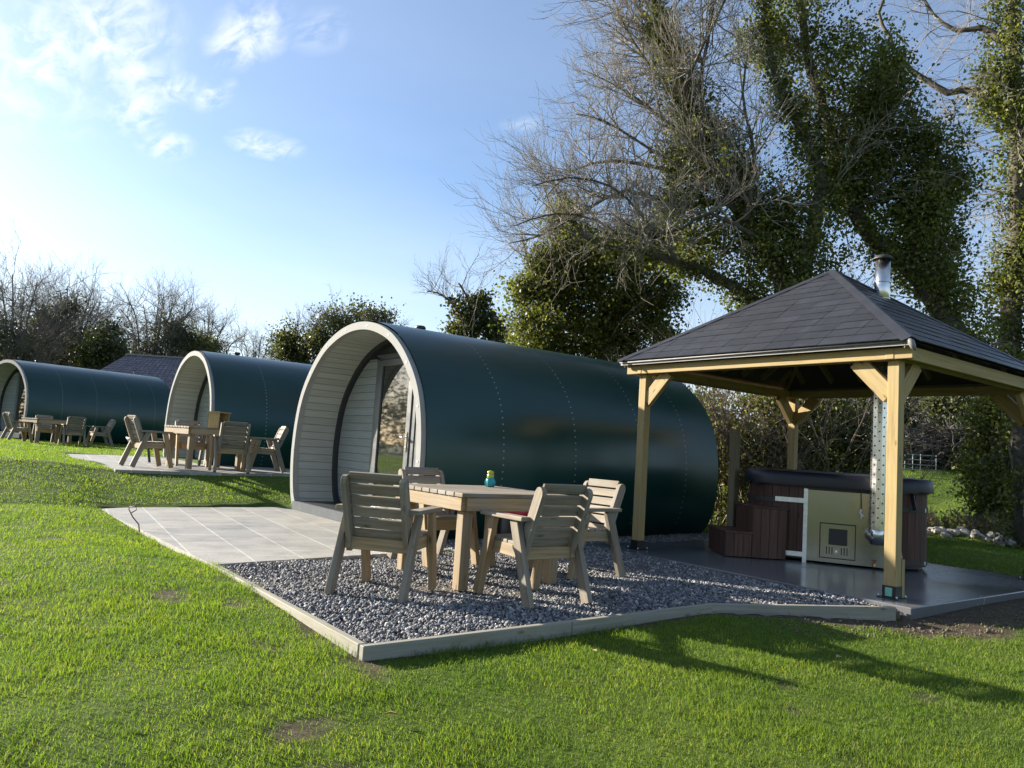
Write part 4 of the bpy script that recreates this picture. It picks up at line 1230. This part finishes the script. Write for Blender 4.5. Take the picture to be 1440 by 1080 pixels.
# T5: small tree left of it
D = 40.0
T = thing('ivy_clad_tree', 'small thin ivy clad tree seen just above the near pod ridge', 'tree', base_at(at(668, 560, D)), 0, 'tall ivy clad trees'); org = T.location.copy()
tr, tw = MB(), MB(); clumps = []
p1, r1 = limb(tr, [org] + A(D, (666, 500), (664, 450), (655, 415), (645, 398)), .25, .05)
p2, r2 = limb(tr, A(D, (664, 470), (640, 430), (615, 412), (600, 410)), .12, .03)
spray(tw, p1, r1, 22, (1.2, 2.4), 2, UPV * .3, .1, .4, .28, .025); spray(tw, p2, r2, 14, (1.0, 2.2), 2, UPV * .4 + LEFT * .4, .1, .2, .28, .02)
for x, y, R, n in ((665, 445, 1.1, 60), (690, 460, .9, 45), (645, 465, .9, 40), (675, 425, .7, 25), (700, 475, .7, 25), (640, 430, .5, 10)): clumps += blob(at(x, y, D), R, n)
clumps = rel(org, (tr, tw), clumps)
finish_tree(T, tr, tw, clumps, 24, .17, .25, M['ivy_far'], None, M['far_bark'])


# far bare trees along the left and middle skyline
def far_tree(label, D, xb, yb, H, W, ivy, n_l=9):
    H *= .84
    T = thing('bare_tree', label, 'tree', base_at(at(xb, yb, D)), 0, 'bare winter trees along the skyline'); org = T.location.copy()
    top = at(xb, yb, D); tr, tw = MB(), MB(); cl_ = []
    sc = D / FPX
    for k in range(n_l):
        a = (k + .5) / n_l * 2 - 1 + random.uniform(-.1, .1)
        hh = H * sc * (1 - .38 * a * a) * random.uniform(.85, 1.05)
        e = Vector((org.x, org.y, org.z)) + RIGHT * (a * W * sc) + fwd0 * random.uniform(-1, 1) * W * sc * .5
        tz = at(xb, yb, D).z
        q, rr = limb(tr, [org + RIGHT * a * .3, org.lerp(Vector((e.x, e.y, tz)), .25) + UPV * .4, Vector((org.x * .45 + e.x * .55, org.y * .45 + e.y * .55, tz + hh * .45)), Vector((e.x, e.y, tz + hh * .92))], .16, .03, 5)
        spray(tw, q, rr, 32, (H * sc * .22, H * sc * .42), 2, RIGHT * a * .5 + UPV * .45, .1, .3, .24, .028)
    for x, y, R, n in ivy: cl_ += blob(at(x, y, D + random.uniform(-1, 1)), R, n)
    cl_ = rel(org, (tr, tw), cl_)
    finish_tree(T, tr, tw, cl_, 40, .15, .42, M['ivy_far'], M['far_bark'], M['far_bark'])


far_tree('bare tree at the far left edge above the last pod, its foot dark with ivy', 58, 20, 520, 140, 62, ((5, 470, 1.4, 50), (30, 500, 1.6, 50)))
far_tree('second bare tree from the left with a dark ivy mass at its middle', 62, 92, 520, 135, 50, ((72, 455, 1.3, 70), (84, 480, 1.8, 110), (60, 495, 1.8, 90), (110, 500, 1.7, 80), (95, 435, .8, 25)))
far_tree('low dark leafy tree just left of the slate roof', 56, 145, 525, 70, 26, ((140, 490, 1.3, 70), (150, 470, .8, 28), (128, 505, 1.2, 50), (158, 500, 1.0, 40)), 5)
far_tree('wide round bare tree standing over the slate roof', 66, 215, 510, 118, 66, ((205, 490, 1.2, 30), (245, 480, 1.8, 80), (265, 492, 1.7, 70), (285, 485, 1.5, 60), (242, 462, .9, 24)), 11)
far_tree('bare tree right of the round one, thinning towards the middle pod', 70, 290, 515, 90, 45, ((300, 495, 1.4, 40), (275, 500, 1.4, 40)), 7)
far_tree('pale distant bare tree above the middle pod roof', 85, 360, 515, 60, 45, (), 8)
far_tree('dark ivy draped bare tree between the middle and near pods', 54, 415, 520, 80, 32, ((408, 490, 1.1, 55), (405, 475, .8, 25), (420, 500, 1.1, 45)), 6)
far_tree('bare tree with ivy limbs behind the cream arch of the near pod', 52, 470, 510, 88, 50, ((452, 470, .8, 28), (470, 450, .8, 22), (490, 460, .9, 25), (505, 440, .6, 14), (450, 490, .9, 30)), 9)
far_tree('bare tree just left of the near pod roof vent, ivy tufts in its crown', 54, 530, 500, 66, 38, ((520, 445, .8, 22), (540, 450, .7, 18), (528, 465, 1.0, 30)), 7)
far_tree('faint bare tree rising beyond the near pod ridge', 75, 600, 510, 45, 35, (), 6)


# hedge behind the shelter and the far bushes
def bush(label, x, y0, D, H, W, leafm, nst, nclump, size, pale=True, name='hedge_bush', group='bushes of the hedge behind the shelter'):
    o = base_at(at(x, y0, D)); T = thing(name, label, 'bush', o, 0, group); tw = MB(); cl_ = []
    for k in range(nst):
        a = random.uniform(-1, 1); p = Vector((RIGHT.x * a * W * .8, RIGHT.y * a * W * .8, 0)) + fwd0 * random.uniform(-.5, .5)
        twig(tw, p, UPV + rvec() * .45, H * random.uniform(.6, 1.05), random.uniform(.012, .028), 2, .05, .3, (4, 6))
    for k in range(nclump):
        a = random.uniform(-1, 1); h = random.random() ** .8 * H * (1 - .25 * a * a)
        q = RIGHT * a * W + fwd0 * random.uniform(-.6, .6) * (1 if W > .8 else .5) + UPV * h; cl_.append(tuple(q))
    tw.build('stems', M['brown_twig'] if pale else M['far_bark'], T)
    v, f = leaves(cl_, 26, size, .16 * size / .08); npmesh('foliage', leafm, v, f, False, T)


bush('olive green bush rising right beside the rounded end of the near pod', 975, 720, 15.5, 2.6, 1.0, M['ivy_pale'], 16, 150, .075)
bush('pale twiggy bush between the end of the pod and the handrail post', 1040, 715, 14.4, 2.5, .9, M['hedge_leaf'], 16, 210, .065)
bush('brown tangled bush behind the back post of the shelter', 1095, 712, 14.6, 2.6, .9, M['hedge_leaf'], 20, 170, .06)
bush('dark ivy bush behind the tub cover, right of the back post', 1160, 712, 14.8, 2.7, .95, M['ivy'], 14, 170, .08)
bush('glossy ivy bush behind the flue pipe', 1212, 712, 15.5, 2.5, .55, M['ivy'], 8, 110, .07)
bush('low dark hedge seen under the left eave beyond the near pod', 905, 700, 20, 2.6, 1.8, M['ivy'], 14, 170, .10)
bush('hedge bush filling the gap beneath the broad ivy tree', 800, 690, 21, 2.8, 2.2, M['ivy'], 12, 170, .11)
# the lawn's other boundary, mirrored in the glazed door
for i in range(4):
    o = Vector((-7.0 - i * 7.0, 50 - i * 1.5, 0)); o.z = float(gz(o.x, o.y))
    T = thing('boundary_bush', ('boundary bush mirrored lowest in the door glass of the near pod', 'boundary bush mirrored at the middle of the near pod door', 'boundary bush mirrored beside the near pod door handle', 'boundary bush mirrored at the left of the near pod door')[i], 'bush', o, 0, 'bushes mirrored in the door glass')
    tw = MB(); cl_ = []
    for k in range(6): twig(tw, Vector((random.uniform(-4, 4), random.uniform(-1, 1), 0)), UPV + rvec() * .4, random.uniform(4, 7), .06, 2, .05, .3, (3, 5), .012)
    for k in range(230): cl_.append((random.uniform(-4.5, 4.5), random.uniform(-1.3, 1.3), random.random() ** .8 * random.uniform(3.2, 6.5)))
    tw.build('stems', M['far_bark'], T); v, f = leaves(cl_, 22, .2, .34); npmesh('foliage', M['ivy_far'], v, f, False, T)
# beyond the field on the right
for i, (lab, x, y0, D_, H_, W_) in enumerate((('far hedge bush at the field edge left of the ivy stump', 1285, 625, 84, 5.0, 4.0), ('far hedge bush at the field edge right of the ivy stump', 1360, 628, 84, 5.5, 5.0), ('far hedge bush at the field edge towards the right side of the photo', 1430, 632, 86, 6.0, 5.0), ('far hedge bush behind the flue at the field edge', 1215, 622, 84, 6.0, 5.0))):
    bush(lab, x, y0, D_, H_, W_, M['ivy_far'], 22, 90, .36, False, 'hedge_bush', 'far hedge bushes beyond the field')
T = thing('ivy_stump_tree', 'ivy smothered leaning trunk standing beyond the brushwood heap', 'tree', base_at(at(1335, 640, 44))); org = T.location.copy(); tr, tw, cl_ = MB(), MB(), []
p1, r1 = limb(tr, [org] + A(44, (1338, 610), (1345, 580), (1342, 555)), .35, .2); p2, r2 = limb(tr, A(44, (1335, 620), (1320, 590), (1308, 562)), .2, .08)
cl_ += ivy_clumps(p1, lerpf([(0, .7), (1, 1.0)]), 110) + ivy_clumps(p2, lerpf([(0, .4), (1, .4)]), 40); spray(tw, p2, r2, 10, (1, 2), 1, UPV * .3, .1, .3)
cl_ = rel(org, (tr, tw), cl_); finish_tree(T, tr, tw, cl_, 24, .17, .25, M['ivy_far'])

# brushwood heap, gate and stones on the right
T = thing('brushwood_heap', 'heap of dead grey branches at the field edge beyond the tub', 'brushwood', base_at(at(1335, 662, 36))); tw = MB()
for k in range(420):
    a = random.gauss(0, .45); e = RIGHT * a * 2.4 + fwd0 * random.gauss(0, .5) + UPV * random.uniform(0, 1.6) * math.exp(-(a - .1) ** 2 * 1.6)
    d = (RIGHT * random.choice((-1, 1)) + rvec() * .7).normalized(); twig(tw, e, d, random.uniform(.6, 1.9), random.uniform(.03, .08), 1, -.05, .25, (1, 3), .02)
tw.build('dead_branches', M['brush'], T)
gt = thing('field_gate', 'pale metal gate lying against the brushwood heap', 'gate', base_at(at(1280, 668, 33)), math.atan2(RIGHT.y, RIGHT.x))
for z in (.15, .42, .69, .96): gm = MB(); gm.tube([(-1.0, 0, z * .7), (1.0, .1, z * .7)], .016, 6); gm.build('rail', M['galv_dull'], gt)
for x in (-1.0, -.5, -.2, .1, .4, 1.0):
    b = MB(); b.tube([(x, .02, .07), (x, .02, .70)], .016, 6); b.build('upright', M['galv_dull'], gt)


def rock(seed, R):
    rng = np.random.default_rng(seed); mb = MB(); n1, n2 = 6, 9; vs = []
    for i in range(n1 + 1):
        th = math.pi * i / n1
        for k in range(n2):
            ph = 2 * math.pi * k / n2; q = 1 + .22 * math.sin(2 * ph + seed) * math.sin(th) + rng.uniform(-.13, .13) * (0 < i < n1)
            vs.append((R * 1.25 * q * math.sin(th) * math.cos(ph), R * .85 * q * math.sin(th) * math.sin(ph), R * .62 * q * math.cos(th)))
    mb.add(vs, [(i * n2 + k, i * n2 + (k + 1) % n2, (i + 1) * n2 + (k + 1) % n2, (i + 1) * n2 + k) for i in range(n1) for k in range(n2)])
    return mb


rocks = []
for k in range(34):
    x = 1302 + k * 5.6 + random.uniform(-3, 3); P_ = base_at(at(x, 752, 16.4 + random.uniform(-.35, .5) - (.6 if k > 20 else 0)))
    R = random.uniform(.055, .13) * (1.25 if k > 18 else .9)
    if k < 8: o = rock(k + 3, 1.0).build('rubble_stone', M['stone']); rocks.append(o)
    else: o = rocks[k % 8].copy(); COL.objects.link(o)
    o.scale = (R, R, R); o.location = P_ + UPV * (R * random.uniform(.3, 1.0)); o.rotation_euler = (random.uniform(-.4, .4), random.uniform(-.4, .4), random.uniform(0, 6.3))
    tag(o, 'rough pale stone in the loose row at the foot of the right hand ivy column', 'stone', 'loose stones in a row at the right')
bush('low bramble clump growing among the loose stones', 1330, 748, 17.2, .35, 1.2, M['hedge_leaf'], 40, 60, .05, True, 'bramble_clump', 'brambles among the stones')

# a few dead leaves on the lawn
for k, (s_, t_) in enumerate(((4.55, 2.55), (3.15, 3.25), (1.65, 2.9), (2.2, 1.75))):
    b = MB(); b.add([(-.03, 0, 0), (0, -.018, .012), (.035, 0, .004), (0, .018, .012)], [(0, 1, 2), (0, 2, 3)])
    o = b.build('fallen_leaf', M['dry_leaf'], None, 0, (s_, t_, float(gz(s_, t_)) + .035)); o.rotation_euler = (.2, .1, k * 1.3)
    tag(o, 'small dry brown leaf lying on the sunlit lawn', 'leaf', 'dry leaves lying on the lawn')

# ------------------------------------------------------------------ outbuilding
oc = at(225, 600, 50); H0 = float(gz(oc.x, oc.y))
ob = thing('outbuilding', 'low building with a purple slate roof between the far and middle pods', 'building', (10.6, 49.0, H0), rad(-37))
b = MB(); b.box((0, 0, 1.35), (7.4, 5.0, 2.7)); b.build('wall', M['render_wall'], ob)
rf = MB(); rows = 16
for sy in (-1, 1):
    for r in range(rows):
        a0, a1 = r / rows, (r + 1.1) / rows; y0, y1 = 2.9 * (1 - a0), 2.9 * (1 - min(1, a1)); z0, z1 = 2.6 + 2.35 * a0, 2.6 + 2.35 * min(1, a1)
        n = 22
        for i in range(n):
            w0, w1 = 4.0 - 1.6 * a0, 4.0 - 1.6 * min(1, a1)
            xa, xb = -1 + 2 * i / n, -1 + 2 * (i + 1) / n; l = .03 + random.uniform(-.004, .006)
            rf.add([(xa * w0 + .01, sy * y0, z0 + l), (xb * w0 - .01, sy * y0, z0 + l), (xb * w1 - .01, sy * y1, z1 + .01), (xa * w1 + .01, sy * y1, z1 + .01)], [(0, 1, 2, 3) if sy < 0 else (3, 2, 1, 0)])
for sx in (-1, 1): rf.add([(sx * 4.0, -2.9, 2.6), (sx * 4.0, 2.9, 2.6), (sx * 2.4, 0, 4.95)], [(0, 1, 2) if sx > 0 else (2, 1, 0)])
ro = rf.build('roof', M['purple_slate'], ob)
b = MB(); b.beam((-2.4, 0, 4.98), (2.4, 0, 4.98), .22, .10); b.build('ridge_tile', M['membrane'], ro)
b = MB(); b.box((1.0, -2.52, 1.4), (1.1, .08, 1.1)); wn_ = b.build('window', M['fascia'], ob); b = MB(); b.box((1.0, -2.565, 1.4), (.95, .02, .95)); b.build('pane', M['glass'], wn_)

# ------------------------------------------------------------------ light and sky
SUN_EL = rad(19.3); SUN_AZ = math.atan2(-.465, .885)      # from +y, clockwise
sd_ = Vector((math.sin(SUN_AZ) * math.cos(SUN_EL), math.cos(SUN_AZ) * math.cos(SUN_EL), math.sin(SUN_EL)))
L = bpy.data.lights.new('sun', 'SUN'); L.energy = 5.0; L.angle = rad(.8); L.color = (1.0, .92, .80)
so = bpy.data.objects.new('sun', L); COL.objects.link(so); so.rotation_euler = (-sd_).to_track_quat('-Z', 'Y').to_euler(); so.location = (0, 0, 30)

W = bpy.data.worlds.new('World'); SC.world = W; W.use_nodes = True; nt = W.node_tree
bg = nt.nodes['Background']; bg.inputs['Strength'].default_value = .068
sky = nt.nodes.new('ShaderNodeTexSky'); sky.sky_type = 'NISHITA'; sky.sun_disc = False
sky.sun_elevation = SUN_EL; sky.sun_rotation = SUN_AZ; sky.altitude = 50; sky.air_density = 1.0; sky.dust_density = .9; sky.ozone_density = 4.0
# thin high cloud: drifts on a plane far overhead
tc = N(nt, 'ShaderNodeTexCoord'); sx = N(nt, 'ShaderNodeSeparateXYZ'); nt.links.new(tc.outputs['Generated'], sx.inputs[0])
mz = N(nt, 'ShaderNodeMath', operation='MAXIMUM'); mz.inputs[1].default_value = .04; nt.links.new(sx.outputs[2], mz.inputs[0])
dx = N(nt, 'ShaderNodeMath', operation='DIVIDE'); nt.links.new(sx.outputs[0], dx.inputs[0]); nt.links.new(mz.outputs[0], dx.inputs[1])
dy = N(nt, 'ShaderNodeMath', operation='DIVIDE'); nt.links.new(sx.outputs[1], dy.inputs[0]); nt.links.new(mz.outputs[0], dy.inputs[1])
cb = N(nt, 'ShaderNodeCombineXYZ'); nt.links.new(dx.outputs[0], cb.inputs[0]); nt.links.new(dy.outputs[0], cb.inputs[1])
w1 = N(nt, 'ShaderNodeTexNoise', Scale=9.0, Detail=12.0, Roughness=.60, Distortion=.5)
mpc = N(nt, 'ShaderNodeMapping'); mpc.inputs['Rotation'].default_value = (0, 0, .5); mpc.inputs['Scale'].default_value = (1.5, .55, 1); nt.links.new(cb.outputs[0], mpc.inputs[0]); nt.links.new(mpc.outputs[0], w1.inputs['Vector'])
total = None
for (cx_, cy_, rx, ry, k_) in ((.12, 2.38, .10, .28, 1.0), (.24, 2.12, .13, .22, .95), (.34, 2.36, .09, .2, .75), (.40, 2.62, .07, .18, .95), (.54, 2.86, .07, .14, .75), (.52, 1.90, .07, .17, .95), (.46, 2.35, .05, .1, .8), (.55, 2.31, .04, .12, .7), (.80, 2.58, .10, .11, .85), (.65, 1.75, .06, .1, .35), (1.33, 1.81, .05, .06, .3), (.0, 2.6, .3, .5, .5)):
    a = N(nt, 'ShaderNodeMapping'); a.inputs['Location'].default_value = (-cx_ / rx, -cy_ / ry, 0); a.inputs['Scale'].default_value = (1 / rx, 1 / ry, 0); nt.links.new(cb.outputs[0], a.inputs[0])
    ln = N(nt, 'ShaderNodeVectorMath', operation='LENGTH'); nt.links.new(a.outputs[0], ln.inputs[0])
    mr = N(nt, 'ShaderNodeMapRange'); mr.inputs[1].default_value = 1.5; mr.inputs[2].default_value = .1; mr.inputs[3].default_value = 0; mr.inputs[4].default_value = k_; nt.links.new(ln.outputs[1], mr.inputs[0])
    if total is None: total = mr.outputs[0]
    else:
        mx_ = N(nt, 'ShaderNodeMath', operation='MAXIMUM'); nt.links.new(total, mx_.inputs[0]); nt.links.new(mr.outputs[0], mx_.inputs[1]); total = mx_.outputs[0]
cmask = ramp(nt, w1.outputs[0], [(.40, (0, 0, 0)), (.66, (1, 1, 1))])
mu = N(nt, 'ShaderNodeMath', operation='MULTIPLY'); nt.links.new(cmask, mu.inputs[0]); nt.links.new(total, mu.inputs[1])
# thin veil everywhere, thicker low down
w2 = N(nt, 'ShaderNodeTexNoise', Scale=.7, Detail=5.0); nt.links.new(cb.outputs[0], w2.inputs['Vector'])
veil = ramp(nt, w2.outputs[0], [(.3, (.05,) * 3), (.75, (.17,) * 3)])
ad = N(nt, 'ShaderNodeMath', operation='ADD'); ad.use_clamp = True; nt.links.new(mu.outputs[0], ad.inputs[0]); nt.links.new(veil, ad.inputs[1])
lo = N(nt, 'ShaderNodeMapRange', interpolation_type='SMOOTHSTEP'); lo.inputs[1].default_value = .02; lo.inputs[2].default_value = .36; lo.inputs[3].default_value = .34; lo.inputs[4].default_value = 0; nt.links.new(sx.outputs[2], lo.inputs[0])
ad2 = N(nt, 'ShaderNodeMath', operation='ADD'); ad2.use_clamp = True; nt.links.new(ad.outputs[0], ad2.inputs[0]); nt.links.new(lo.outputs[0], ad2.inputs[1])
skyc = mixc(nt, ad2.outputs[0], sky.outputs[0], (5.7, 5.9, 6.1))
nt.links.new(skyc, bg.inputs['Color'])

SC.view_settings.view_transform = 'Standard'; SC.view_settings.look = 'None'; SC.view_settings.exposure = 1.7; SC.view_settings.gamma = 1.0
SC.render.engine = 'CYCLES'
SC.cycles.max_bounces = 8; SC.cycles.transparent_max_bounces = 8
SC.cycles.use_denoising = True
